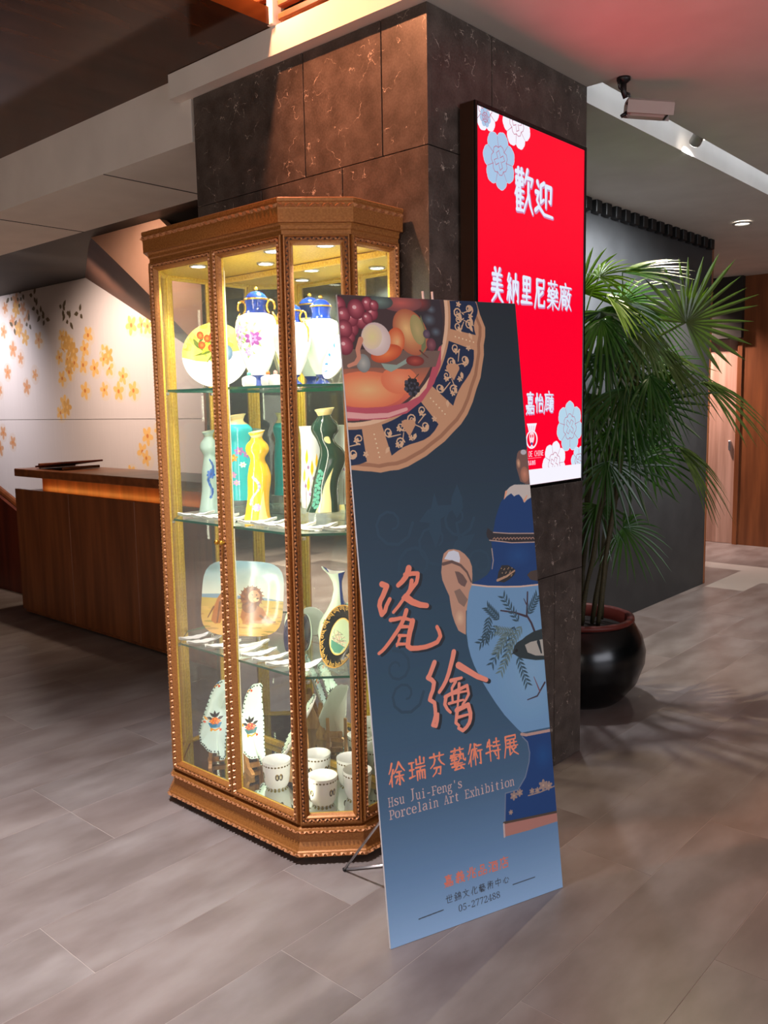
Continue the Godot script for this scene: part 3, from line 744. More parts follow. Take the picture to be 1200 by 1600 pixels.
func plate_print(kind: String) -> ImageTexture:   # 100 x 100, the face of a plate
	var p := Painter.new(100, 100, 8.0, Color(0.93, 0.90, 0.80))
	var r := RandomNumberGenerator.new()
	r.seed = kind.hash()
	if kind == "fruit":
		p.poly(pts("0,0 100,0 100,42 80,44 60,46 44,60 20,58 0,54"), Color(0.66, 0.60, 0.26))
		for i in 60: p.oval(Vector2(r.randf_range(4, 96), r.randf_range(2, 40)), r.randf_range(3, 7), r.randf_range(2, 5), [Color(0.56, 0.54, 0.20), Color(0.70, 0.64, 0.32), Color(0.48, 0.47, 0.18)][i % 3], r.randf() * 3)
		for i in 26: p.leaf(Vector2(r.randf_range(16, 62), r.randf_range(20, 56)), Vector2(r.randf_range(16, 62), r.randf_range(20, 62)), 4.5, [Color(0.26, 0.32, 0.06), Color(0.46, 0.50, 0.12), Color(0.22, 0.28, 0.08)][i % 3])
		for f in [[28, 20], [38, 24], [46, 20], [44, 38], [30, 34], [54, 24]]: p.ramp(Vector2(f[0], f[1]), 5, 5.5, Color(0.62, 0.14, 0.03), Color(0.90, 0.38, 0.12))
		p.ramp(Vector2(66, 46), 9, 12, Color(0.24, 0.34, 0.42), Color(0.42, 0.52, 0.60))
		for f in [[50, 58], [42, 62], [58, 60]]: p.flower(Vector2(f[0], f[1]), 5, Color(0.96, 0.93, 0.86), Color(0.9, 0.8, 0.5), f[0])
	elif kind == "savannah":
		for y in 52: p.stroke([Vector2(0, y), Vector2(100, y)], 1.4, 1.4, Color(0.46, 0.62, 0.68).lerp(Color(0.80, 0.82, 0.74), y / 51.0))
		p.poly(pts("0,46 20,45 40,47 60,46 80,49 100,52 100,60 0,60"), Color(0.42, 0.55, 0.62))
		for y in 50: p.stroke([Vector2(0, 51 + y), Vector2(100, 53 + y)], 1.4, 1.4, Color(0.66, 0.58, 0.24).lerp(Color(0.80, 0.62, 0.34), y / 49.0))
		for i in 70: p.oval(Vector2(r.randf() * 100, r.randf_range(53, 98)), r.randf_range(3, 9), 1.2, [Color(0.56, 0.50, 0.20), Color(0.76, 0.62, 0.30), Color(0.64, 0.50, 0.24)][i % 3])
		var tan := Color(0.60, 0.36, 0.12)   # a standing lioness and a maned lion lying down
		var dark := tan.darkened(0.35)
		p.poly(pts("14,80 16,62 20,50 27,38 32,33 37,36 38,44 40,58 44,70 44,82 38,83 36,70 28,70 25,83 19,84"), tan)
		p.oval(Vector2(32, 36), 6, 6, tan.lightened(0.12)); p.oval(Vector2(34, 39), 2, 1.6, dark); p.oval(Vector2(28, 31), 2, 2, dark)
		p.stroke(pts("23,56 21,82"), 2.4, 1.6, dark); p.stroke(pts("39,60 41,82"), 2.2, 1.4, dark); p.stroke(pts("16,62 10,76"), 2, 1.2, dark)
		p.poly(pts("50,62 62,56 74,62 80,72 88,78 76,82 52,82 48,74"), tan)
		p.oval(Vector2(60, 48), 13, 14, Color(0.40, 0.21, 0.06)); p.oval(Vector2(58, 60), 9, 9, Color(0.44, 0.25, 0.08))
		for i in 18: p.stroke([Vector2(60, 48) + Vector2.from_angle(i * 0.35) * 9, Vector2(60, 48) + Vector2.from_angle(i * 0.35 + 0.2) * 15], 2.4, 1.0, Color(0.50, 0.29, 0.09) if i % 2 else Color(0.34, 0.17, 0.05))
		p.oval(Vector2(63, 47), 7, 8, tan.lightened(0.25)); p.oval(Vector2(66, 51), 3.4, 2.8, Color(0.85, 0.72, 0.52)); p.oval(Vector2(67.4, 49.6), 1.5, 1.0, Color(0.20, 0.10, 0.06))
		p.oval(Vector2(61, 45), 0.9, 0.8, Color(0.15, 0.08, 0.04)); p.oval(Vector2(66, 45), 0.9, 0.8, Color(0.15, 0.08, 0.04))
		p.stroke(pts("56,74 52,82 60,82"), 3.4, 2.4, tan.lightened(0.1)); p.stroke(pts("72,72 82,80 90,79"), 3.2, 1.8, dark)
	elif kind == "bluerim":
		p.oval(Vector2(50, 50), 49, 49, Color(0.96, 0.96, 0.97))
		for i in 14:
			var a := TAU * i / 14.0
			p.oval(Vector2(50, 50) + Vector2.from_angle(a) * 41, 4.5, 2.4, Color(0.16, 0.36, 0.66), a + 0.6)
			p.oval(Vector2(50, 50) + Vector2.from_angle(a + 0.22) * 41, 1.6, 1.6, Color(0.22, 0.44, 0.72))
	elif kind == "medallion":
		p.oval(Vector2(50, 50), 50, 50, Color(0.62, 0.47, 0.20))
		p.oval(Vector2(50, 50), 46.5, 46.5, Color(0.05, 0.075, 0.075))
		for i in 34:
			var a := TAU * i / 34.0
			p.curl(Vector2(50, 50) + Vector2.from_angle(a) * 44, 3.6, a, 1.2 if i % 2 else -1.2, 1.5, Color(0.68, 0.54, 0.25))
			if i % 2 == 0: p.leaf(Vector2(50, 50) + Vector2.from_angle(a) * 45, Vector2(50, 50) + Vector2.from_angle(a + 0.12) * 37, 2.2, Color(0.64, 0.50, 0.22))
		p.oval(Vector2(50, 50), 28, 29, Color(0.82, 0.68, 0.36)); p.oval(Vector2(50, 50), 26, 27, Color(0.66, 0.74, 0.60))
		for i in 30: p.stroke([Vector2(28 + r.randf() * 44, 44 + r.randf() * 22), Vector2(28 + r.randf() * 44, 44 + r.randf() * 22)], 1.0, 0.8, [Color(0.52, 0.42, 0.42), Color(0.78, 0.62, 0.56), Color(0.44, 0.54, 0.42)][i % 3])
		p.poly(pts("30,62 70,60 64,72 50,76 36,72"), Color(0.30, 0.52, 0.44))
	elif kind == "posy" or kind == "posy2":   # a painted bowl of flowers
		p.im.fill(Color(0.80, 0.90, 0.86))
		p.poly(pts("34,58 66,58 60,70 40,70"), Color(0.16, 0.50, 0.66) if kind == "posy" else Color(0.22, 0.42, 0.44))
		for f in [[42, 54, 6], [50, 50, 7], [58, 54, 6], [46, 58, 5], [54, 58, 5]]: p.flower(Vector2(f[0], f[1]), f[2], Color(0.92, 0.45, 0.10) if kind == "posy" else Color(0.72, 0.30, 0.26), Color(0.98, 0.8, 0.3), f[0])
		for a in [[50, 46, 38, 34], [50, 46, 50, 30], [50, 46, 62, 34], [44, 50, 30, 44], [56, 50, 70, 44]]: p.leaf(Vector2(a[0], a[1]), Vector2(a[2], a[3]), 7, Color(0.14, 0.14, 0.15))
		for a in [[34, 52, 24, 40, 0], [30, 56, 22, 52, 1], [64, 72, 60, 78, 1], [40, 72, 42, 78, 0]]: p.leaf(Vector2(a[0], a[1]), Vector2(a[2], a[3]), 6, [Color(0.90, 0.62, 0.12), Color(0.84, 0.30, 0.14)][a[4]])
		p.stroke(pts("40,71 50,76 60,71"), 3, 3, Color(0.92, 0.60, 0.18))
	return p.texture()
# ---------------------------------------------------------------- materials
func mat(called: String, col: Color, rough := 0.6, metal := 0.0, spec := 0.5) -> StandardMaterial3D:
	var m := StandardMaterial3D.new()
	m.resource_name = called
	m.albedo_color = col
	m.roughness = rough
	m.metallic = metal
	m.metallic_specular = spec
	M[called] = m
	return m

func tex(called: String, t: Texture2D, scale: Vector3, rough := 0.6, world := false) -> StandardMaterial3D:
	var m := mat(called, Color.WHITE, rough)
	m.albedo_texture = t
	m.uv1_triplanar = true
	m.uv1_world_triplanar = world
	m.uv1_scale = scale
	return m

func printed(called: String, t: Texture2D, rough := 0.3) -> StandardMaterial3D:
	var m := mat(called, Color.WHITE, rough)
	m.albedo_texture = t
	return m

func bump(m: StandardMaterial3D, t: Texture2D, depth: float) -> void:
	m.heightmap_enabled = true
	m.heightmap_texture = t
	m.heightmap_scale = depth

func lamp_mat(called: String, col: Color, energy: float) -> StandardMaterial3D:
	var m := mat(called, Color(0.9, 0.9, 0.9), 0.5)
	m.emission_enabled = true
	m.emission = col
	m.emission_energy_multiplier = energy
	return m

func materials() -> void:
	var wear := grey_noise(256, 0.03, 2)
	var grain := grey_noise(256, 0.05, 8)
	var fibre := two_tone(512, 0.012, 14, Color(0.41, 0.225, 0.115), Color(0.53, 0.305, 0.165), 5)
	tex("wood", fibre, Vector3(1.8, 0.16, 1.8), 0.42)
	tex("wood_across", fibre, Vector3(0.16, 1.8, 1.6), 0.38)
	var dark := tex("lacquer_ceiling", two_tone(512, 0.010, 33, Color(0.21, 0.105, 0.04), Color(0.33, 0.175, 0.07), 4), Vector3(0.3, 0.3, 1.5), 0.10)
	dark.metallic_specular = 0.26
	tex("wood_warm", two_tone(512, 0.012, 41, Color(0.44, 0.24, 0.11), Color(0.60, 0.36, 0.19), 5), Vector3(1.4, 0.16, 1.4), 0.5)
	tex("wood_door", two_tone(512, 0.012, 43, Color(0.62, 0.47, 0.40), Color(0.74, 0.58, 0.51), 5), Vector3(2.4, 0.12, 2.4), 0.45)
	tex("wood_red", two_tone(256, 0.012, 44, Color(0.34, 0.12, 0.05), Color(0.46, 0.19, 0.09), 4), Vector3(1.6, 0.2, 1.6), 0.5)
	tex("pine", two_tone(256, 0.016, 45, Color(0.62, 0.42, 0.20), Color(0.80, 0.60, 0.34), 4), Vector3(8, 2, 8), 0.55)
	var marble := tex("marble", marble_texture(), Vector3(1.45, 1.45, 1.45), 0.32, true)
	marble.metallic_specular = 0.45
	var paint := tex("white_paint", two_tone(256, 0.02, 51, Color(0.81, 0.78, 0.74), Color(0.84, 0.81, 0.77), 3), Vector3(0.6, 0.6, 0.6), 0.85)
	bump(paint, wear, 0.06)
	tex("stair_paint", two_tone(256, 0.02, 52, Color(0.72, 0.56, 0.47), Color(0.75, 0.59, 0.50), 3), Vector3(0.6, 0.6, 0.6), 0.8)
	tex("soffit_wood", two_tone(256, 0.012, 53, Color(0.26, 0.15, 0.09), Color(0.34, 0.20, 0.12), 4), Vector3(1.2, 1.2, 0.2), 0.6)
	tex("panel_grey", two_tone(256, 0.02, 54, Color(0.22, 0.225, 0.23), Color(0.25, 0.255, 0.26), 4), Vector3(0.8, 0.8, 0.8), 0.6)
	tex("dark_wall", two_tone(256, 0.01, 55, Color(0.13, 0.11, 0.09), Color(0.18, 0.15, 0.12), 4), Vector3(0.5, 0.5, 0.5), 0.7)
	var tones := [[Color(0.44, 0.40, 0.385), Color(0.55, 0.52, 0.51)], [Color(0.44, 0.395, 0.378), Color(0.545, 0.512, 0.498)], [Color(0.445, 0.408, 0.392), Color(0.555, 0.527, 0.515)], [Color(0.438, 0.392, 0.375), Color(0.545, 0.508, 0.493)]]
	for i in 4:
		var f := tex("plank_%d" % i, two_tone(512, 0.008, 60 + i, tones[i][0], tones[i][1], 6), Vector3(0.42, 0.75, 0.95), 0.36, true)
		f.uv1_offset = Vector3(0.3 * i, 0, 0.4 * i)
		bump(f, grain, 0.012)
	mat("grout", Color(0.66, 0.62, 0.59), 0.7)
	mat("black", Color(0.035, 0.035, 0.037), 0.5)
	mat("black_gloss", Color(0.02, 0.02, 0.022), 0.25)
	var gilt := tex("gilt", two_tone(256, 0.05, 71, Color(0.56, 0.345, 0.16), Color(0.70, 0.47, 0.25), 5), Vector3(9, 9, 9), 0.40)
	gilt.metallic = 0.3
	var lit_gilt := tex("gilt_lamplit", two_tone(256, 0.06, 72, Color(0.78, 0.62, 0.18), Color(0.90, 0.77, 0.32), 4), Vector3(6, 6, 6), 0.4)  # same gilding inside the cabinet, lamplight painted in as brighter yellow
	lit_gilt.metallic = 0.25
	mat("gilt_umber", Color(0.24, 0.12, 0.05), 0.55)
	var carve := mat("gilt_carving", Color(0.76, 0.53, 0.36), 0.36, 0.4)
	bump(carve, grain, 0.02)
	carve.uv1_triplanar = true
	mat("gold", Color(0.82, 0.62, 0.24), 0.25, 0.85)
	mat("mirror", Color(0.84, 0.87, 0.84), 0.015, 1.0)
	var pane := mat("pane", Color(0.92, 0.97, 0.95, 0.03), 0.0)
	pane.transparency = BaseMaterial3D.TRANSPARENCY_ALPHA
	var shelf := mat("shelf_glass", Color(0.62, 0.88, 0.78, 0.10), 0.0)
	shelf.transparency = BaseMaterial3D.TRANSPARENCY_ALPHA
	mat("glass_edge", Color(0.10, 0.36, 0.28), 0.12)
	var acrylic := mat("acrylic", Color(0.9, 0.97, 0.95, 0.12), 0.02)
	acrylic.transparency = BaseMaterial3D.TRANSPARENCY_ALPHA
	var china := mat("porcelain", Color(0.90, 0.91, 0.89), 0.12)
	china.clearcoat_enabled = true
	china.clearcoat = 0.4
	mat("china_blue", Color(0.05, 0.17, 0.46), 0.12)
	mat("china_navy", Color(0.05, 0.10, 0.22), 0.15)
	mat("china_jade", Color(0.78, 0.86, 0.78), 0.15)
	mat("chrome", Color(0.78, 0.78, 0.80), 0.28, 0.9)
	mat("foam_edge", Color(0.84, 0.84, 0.86), 0.7)
	mat("screen_side", Color(0.30, 0.20, 0.15), 0.35, 0.6)
	mat("camera_shell", Color(0.62, 0.61, 0.58), 0.4, 0.2)
	mat("pot_glaze", Color(0.018, 0.026, 0.028), 0.22)
	mat("pot_rim", Color(0.36, 0.10, 0.05), 0.55)
	tex("soil", two_tone(128, 0.12, 81, Color(0.05, 0.035, 0.025), Color(0.14, 0.10, 0.07), 3), Vector3(4, 4, 4), 0.95)
	tex("cane", two_tone(128, 0.08, 82, Color(0.16, 0.15, 0.08), Color(0.30, 0.27, 0.15), 3), Vector3(6, 20, 6), 0.7)
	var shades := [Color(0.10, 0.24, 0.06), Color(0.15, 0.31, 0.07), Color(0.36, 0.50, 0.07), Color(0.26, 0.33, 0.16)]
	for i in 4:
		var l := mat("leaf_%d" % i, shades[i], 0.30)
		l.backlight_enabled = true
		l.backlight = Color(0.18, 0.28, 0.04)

# ---------------------------------------------------------------- scene
func _ready() -> void:
	rng.seed = 5
	# camera
	var cam := Camera3D.new()
	cam.name = "camera"
	add_child(cam)
	var yaw := deg_to_rad(48.186)
	var pitch := deg_to_rad(-7.0016)
	var roll := deg_to_rad(-0.9951)
	var fwd := Vector3(sin(yaw) * cos(pitch), sin(pitch), -cos(yaw) * cos(pitch))
	var right := fwd.cross(Vector3.UP).normalized()
	var up := right.cross(fwd)
	var r2 := right * cos(roll) + up * sin(roll)
	var u2 := -right * sin(roll) + up * cos(roll)
	cam.transform = Transform3D(Basis(r2, u2, -fwd), CAM)
	cam.fov = rad_to_deg(2.0 * atan(800.0 / 1344.41))
	cam.near = 0.05
	cam.far = 60.0
	cam.current = true
	# surroundings and exposure
	var we := WorldEnvironment.new()
	we.name = "environment"
	add_child(we)
	var e := Environment.new()
	e.background_mode = Environment.BG_COLOR
	e.background_color = Color(0.0, 0.0, 0.0)
	e.tonemap_mode = Environment.TONE_MAPPER_LINEAR
	e.tonemap_exposure = 1.0
	e.sdfgi_enabled = true
	e.ssao_enabled = true
	e.ssil_enabled = true
	we.environment = e
	materials()
	# [name, where the disc is, what it aims at, colour, energy, cone, disc radius]
	var downs := [
		["above the open floor before the cabinet", Vector3(0.95, 3.28, -2.05), Vector3(1.12, 0, -2.50), Color(1.0, 0.97, 0.985), 16.0, 33.0, 0.06],
		["added as unseen fill over the west side of the lobby", Vector3(-1.2, 3.28, -1.4), Vector3(-1.3, 0, -3.0), Color(1.0, 0.95, 0.94), 14.0, 42.0, 0.06],  # added fill lamp, never in view
		["added unseen in the lacquered ceiling to bounce light off the floor", Vector3(-0.2, 2.79, -5.2), Vector3(-0.1, 0, -5.4), Color(1.0, 0.90, 0.82), 42.0, 44.0, 0.05],  # added lamp out of view, its floor pool bounces onto the beam
		["over the corridor mouth by the grey wall", Vector3(6.27, 2.70, -2.23), Vector3(6.3, 0, -2.25), Color(1.0, 0.95, 0.90), 4.5, 55.0, 0.05],
		["behind the column, over palm and grey partition", Vector3(4.05, 2.70, -2.48), Vector3(4.5, 0.6, -2.35), Color(0.97, 0.97, 1.0), 3.0, 78.0, 0.035],
		["before the corridor's panelled door", Vector3(8.5, 2.70, -3.85), Vector3(9.0, 0.9, -3.35), Color(1.0, 0.88, 0.84), 12.0, 44.0, 0.05],
		["high over the printed wall, near the stair", Vector3(3.30, 2.78, -7.15), Vector3(4.6, 1.45, -7.35), Color(1.0, 0.91, 0.87), 11.0, 56.0, 0.05],
		["high over the printed wall, at its far end", Vector3(3.3, 2.78, -10.0), Vector3(4.6, 1.6, -10.2), Color(0.95, 0.94, 1.0), 10.0, 52.0, 0.05],
		["added out of view to brighten the painted side of the stair", Vector3(3.05, 2.76, -5.15), Vector3(3.62, 2.25, -5.35), Color(1.0, 0.86, 0.76), 1.2, 62.0, 0.04],  # hidden washer added to lift the stair side
		["over the reception counter's back edge", Vector3(3.25, 2.78, -5.7), Vector3(3.3, 0.9, -6.0), Color(1.0, 0.88, 0.76), 2.4, 42.0, 0.05],
	]
	# two unseen panels added as soft fill light behind the camera: [middle, faces, width, height, colour, energy]
	fill_panel("added out of view behind the camera", Vector3(1.2, 1.55, 4.96), Vector3(0, 0, -1), 4.2, 2.0, Color(0.93, 0.95, 1.0), 13.0)
	fill_panel("added out of view on the west wall", Vector3(-4.06, 1.55, 1.2), Vector3(1, 0, 0), 3.6, 2.0, Color(1.0, 0.94, 0.90), 12.0)
	for d in downs: downlight(d)
	room()
	column()
	cabinet()
	shelf_goods()
	poster()
	wall_screen()
	security_camera()
	slot_lights()
	slot_strip()
	potted_palm()
	reception()

func fill_panel(where: String, at: Vector3, to: Vector3, w: float, h: float, col: Color, energy: float) -> void:  # added fill source, stands for no known fitting
	var t := thing("added_fill_panel", "broad white fill light panel " + where, "light panel", at)
	t.look_at_from_position(at, at + to, Vector3.UP)
	var b := B.new()
	b.box(Vector3(0, 0, 0.02), Vector3(w + 0.06, h + 0.06, 0.03), 0.004)
	part(t, "frame", b, M.chrome)
	b = B.new()
	b.box(Vector3(0, 0, -0.002), Vector3(w, h, 0.012), 0.002)
	part(t, "lamp_diffuser", b, lamp_mat("panel_glow", col, 0.25))
	var l := AreaLight3D.new()
	l.name = "panel_light"
	t.add_child(l, true)
	l.position = Vector3(0, 0, -0.02)
	l.area_size = Vector2(w, h)
	l.light_color = col
	l.light_energy = energy
	l.area_range = 14.0
	l.shadow_enabled = true

func downlight(d: Array) -> void:
	var t := thing("downlight", "round recessed ceiling downlight " + d[0], "downlight", d[1])
	var r: float = d[6]
	var b := B.new()
	b.smooth(0)
	b.lathe([Vector2(r, 0.0), Vector2(r * 1.25, 0.0), Vector2(r * 1.3, 0.006), Vector2(r * 1.25, 0.012), Vector2(r, 0.012), Vector2(r, 0.0)], 28, Transform3D(Basis(), Vector3(0, -0.012, 0)))
	part(t, "trim_ring", b, M.camera_shell)
	b = B.new()
	b.lathe([Vector2(0.0005, -0.004), Vector2(r * 0.98, -0.004), Vector2(r * 0.98, 0.0), Vector2(0.0005, 0.0)], 28)
	if not M.has("lamp_disc"): lamp_mat("lamp_disc", Color(1.0, 0.96, 0.92), 6.0)
	part(t, "lamp_disc", b, M.lamp_disc)
	var l := spot(t, Vector3(0, -0.02, 0), Vector3.DOWN, d[3], d[4], d[5], r)
	l.look_at_from_position(d[1] + Vector3(0, -0.02, 0), d[2], Vector3.RIGHT)

func slab(called: String, lo: Vector3, hi: Vector3, m: Material, label: String, category: String, r := 0.0) -> MeshInstance3D:
	var b := B.new()
	b.box((lo + hi) / 2.0, hi - lo, r)
	return struct(called, b, m, label, category)

func room() -> void:
	# floor: a base with bevelled planks laid along x, joints as in the photo
	slab("floor", Vector3(-4.2, -0.15, -12.2), Vector3(9.4, -0.0006, 5.2), M.grout, "grey brown stone-look plank floor of the lobby", "floor")
	var fl: Node3D = get_node("floor")
	var pb := B.new()
	pb.box(Vector3.ZERO, Vector3(1.2203, 0.008, 0.3041), 0.0003)
	var plank := pb.done()
	var joints := {-1: 1.44, -3: 1.055, -5: 1.48, -6: 1.48, -2: 1.72}
	for row in range(-26, 9):
		var z1 := -1.39 + (row + 1) * 0.3055
		if z1 < -7.6 or z1 > 1.3: continue
		var x0: float = joints.get(row, fmod(absf(row) * 0.47, 1.22))
		for k in range(-2, 6):
			var xa := x0 + k * 1.222
			if xa < -2.2 or xa > 6.6 or (xa > 3.3 and z1 < -3.2): continue
			var pl := part(fl, "plank", plank, M["plank_%d" % (absi(row * 7 + k * 5) % 4)])
			pl.position = Vector3(xa + 0.611, -0.004, z1 - 0.15275)
	var rest := B.new()   # beyond the planks that can be told apart
	for q in [[-4.2, 9.4, -12.2, -7.65], [-4.2, 9.4, 1.35, 5.2], [-4.2, -2.25, -7.65, 1.35], [7.85, 9.4, -7.65, 1.35], [4.5, 7.85, -7.65, -3.2]]:
		rest.box(Vector3((q[0] + q[1]) / 2, -0.004, (q[2] + q[3]) / 2), Vector3(q[1] - q[0], 0.007, q[3] - q[2]))
	part(fl, "far_floor", rest, M.plank_1)
	# walls that close the lobby
	slab("wall_west", Vector3(-4.3, 0, -12.2), Vector3(-4.1, 3.4, 5.2), M.dark_wall, "dark lobby wall behind the camera's left", "wall")
	slab("wall_south", Vector3(-4.3, 0, 5.0), Vector3(9.4, 3.4, 5.2), M.dark_wall, "dark lobby wall behind the camera", "wall")
	slab("wall_north", Vector3(-4.3, 0, -12.2), Vector3(9.4, 3.4, -12.0), M.dark_wall, "dark far wall beyond the stair", "wall")
	slab("wall_east", Vector3(9.2, 0, -12.2), Vector3(9.4, 3.4, 5.2), M.dark_wall, "dark wall at the corridor's end", "wall")
	# grey partition behind the palm, warm wooden end trim
	slab("wall_partition", Vector3(3.3, 0, -2.80), Vector3(6.855, 2.706, -2.66), M.panel_grey, "plain dark grey partition wall behind the palm", "wall")
	var tr := B.new()
	tr.box(Vector3(6.868, 1.353, -2.73), Vector3(0.026, 2.70, 0.15), 0.004)
	struct("trim_0", tr, M.wood_warm, "thin warm wooden edge strip on the grey partition's end", "trim")
	var ba := B.new()
	for i in 27: ba.box(Vector3(3.4 + i * 0.129, 2.668, -2.64), Vector3(0.07, 0.075, 0.045), 0.004)
	var rail := part(get_node("wall_partition"), "louvre_rail", ba, M.black)
	rail.position = Vector3.ZERO
	# ceilings
	slab("ceiling", Vector3(2.133, 2.706, -1.682), Vector3(9.4, 2.80, 5.2), M.white_paint, "white painted ceiling before the column", "ceiling")
	slab("ceiling_inner", Vector3(3.185, 2.706, -4.3), Vector3(9.4, 2.80, -1.835), M.white_paint, "white painted ceiling beyond the light slot", "ceiling")
	var so := B.new()
	so.box(Vector3(2.66, 2.753, -2.35), Vector3(1.054, 0.094, 1.336))
	struct("ceiling_fascia", so, M.white_paint, "white ceiling edge wrapping the column's head", "ceiling")
	var sl := B.new()   # the slot's inside: two cheeks, a top and an end
	sl.box(Vector3(6.3, 2.90, -1.855), Vector3(6.2, 0.2, 0.04))
	sl.box(Vector3(6.3, 2.90, -1.662), Vector3(6.2, 0.2, 0.04))
	sl.box(Vector3(6.3, 3.02, -1.7585), Vector3(6.2, 0.04, 0.234))
	sl.box(Vector3(3.175, 2.90, -1.7585), Vector3(0.02, 0.2, 0.154))
	struct("ceiling_slot", sl, M.white_paint, "white inside of the lighting slot in the ceiling", "ceiling")
	# lower beam to the left, running away behind the column
	slab("ceiling_beam", Vector3(2.187, 2.542, -12.2), Vector3(2.772, 2.96, -2.95), M.white_paint, "white dropped ceiling beam running back from the column", "ceiling")
	var jo := B.new()
	for z in [-3.62, -4.84, -6.06, -7.28]: jo.box(Vector3(2.48, 2.541, z), Vector3(0.585, 0.003, 0.006))
	part(get_node("ceiling_beam"), "panel_joint", jo, M.black)
	slab("ceiling_stair", Vector3(2.772, 2.802, -12.2), Vector3(9.4, 2.96, -2.93), M.dark_wall, "dark ceiling over the stair and counter", "ceiling")
	# glossy lacquered ceiling, then the raised recess with its louvred wall
	slab("ceiling_lacquer", Vector3(-4.2, 2.802, -12.2), Vector3(2.187, 2.86, -2.39), M.lacquer_ceiling, "glossy dark brown lacquered wooden ceiling", "ceiling")
	slab("ceiling_recess", Vector3(-4.2, 3.30, -3.6), Vector3(2.4, 3.42, 5.2), M.wood_warm, "warm wooden ceiling inside the raised recess", "ceiling")
	slab("wall_recess", Vector3(-4.2, 2.86, -3.7), Vector3(2.4, 3.42, -3.6), M.wood_warm, "wooden back wall of the raised recess", "wall")
	slab("wall_louvre", Vector3(2.16, 2.808, -3.6), Vector3(2.4, 3.42, 5.2), M.black, "dark backing wall of the ceiling louvres", "wall")
	var lw: Node3D = get_node("wall_louvre")
	for s in 9:
		for span in [[-3.55, -2.415], [-2.36, -1.2], [-1.17, 0.0]]:
			var b := B.new()
			b.box(Vector3(2.145, 2.822 + s * 0.045, (span[0] + span[1]) / 2.0), Vector3(0.03, 0.024, span[1] - span[0]), 0.004)
			part(lw, "slat", b, M.wood_warm)
	for z in [-2.388, -1.185, 0.015]:
		var b := B.new()
		b.box(Vector3(2.14, 3.05, z), Vector3(0.045, 0.50, 0.03), 0.003)
		part(lw, "post", b, M.white_paint)
	# lamp in the recess over the fascia: what gives the warm light on fascia and column
	var t := thing("recess_lamp", "small warm glowing lamp in the wooden ceiling recess by the louvres", "lamp", Vector3(2.02, 2.985, -2.36))
	var b := B.new()
	b.smooth(0)
	b.lathe([Vector2(0.001, 0.05), Vector2(0.03, 0.05), Vector2(0.036, 0.03), Vector2(0.036, 0.0), Vector2(0.03, 0.0)], 20)
	part(t, "lamp_shade", b, M.black)
	b = B.new()
	b.smooth(0)
	b.ball(Vector3(0, 0.0, 0), Vector3(0.028, 0.02, 0.028), 16, 8)
	part(t, "bulb", b, lamp_mat("warm_bulb", Color(1.0, 0.78, 0.54), 8.0))
	omni(t, t.position, Color(1.0, 0.68, 0.54), 0.42, 0.03)
	var t2 := thing("downlight", "round recessed warm downlight over the column's upper corner", "downlight", Vector3(1.32, 3.28, -2.27))
	b = B.new()
	b.smooth(0)
	b.lathe([Vector2(0.045, 0.0), Vector2(0.06, 0.0), Vector2(0.06, 0.012), Vector2(0.045, 0.012), Vector2(0.045, 0.0)], 24, Transform3D(Basis(), Vector3(0, -0.01, 0)))
	part(t2, "trim_ring", b, M.camera_shell)
	b = B.new()
	b.lathe([Vector2(0.0005, -0.004), Vector2(0.044, -0.004), Vector2(0.044, 0.0), Vector2(0.0005, 0.0)], 24)
	part(t2, "lamp_disc", b, M.warm_bulb)
	var l := spot(t2, Vector3(0, -0.02, 0), Vector3.DOWN, Color(1.0, 0.64, 0.45), 5.0, 34.0, 0.03)
	l.look_at_from_position(t2.position + Vector3(0, -0.02, 0), Vector3(2.19, 2.45, -1.92), Vector3.UP)
	# corridor end: panelled door beside darker boards
	var d := B.new()
	d.box(Vector3(9.02, 1.05, -3.50), Vector3(0.05, 2.10, 0.62), 0.004)
	var door := struct("door_0", d, M.wood_door, "pale pinkish wooden door at the corridor's end", "door")
	d = B.new()
	d.box(Vector3(8.99, 1.05, -3.165), Vector3(0.07, 2.12, 0.05), 0.004)
	part(door, "door_post", d, M.wood)
	d = B.new()
	d.box(Vector3(8.985, 1.02, -3.25), Vector3(0.04, 0.10, 0.02), 0.004)
	part(door, "handle", d, M.chrome)
	slab("wall_corridor", Vector3(8.97, 0, -3.14), Vector3(9.2, 2.706, 0.5), M.wood, "dark brown wooden boards lining the corridor's end", "wall")
	slab("wall_lintel", Vector3(8.90, 2.10, -4.2), Vector3(9.2, 2.706, -3.14), M.dark_wall, "dark panel above the corridor door", "wall")
	slab("wall_corridor_side", Vector3(6.88, 0, -4.3), Vector3(9.2, 2.706, -4.2), M.dark_wall, "dark side wall of the corridor", "wall")

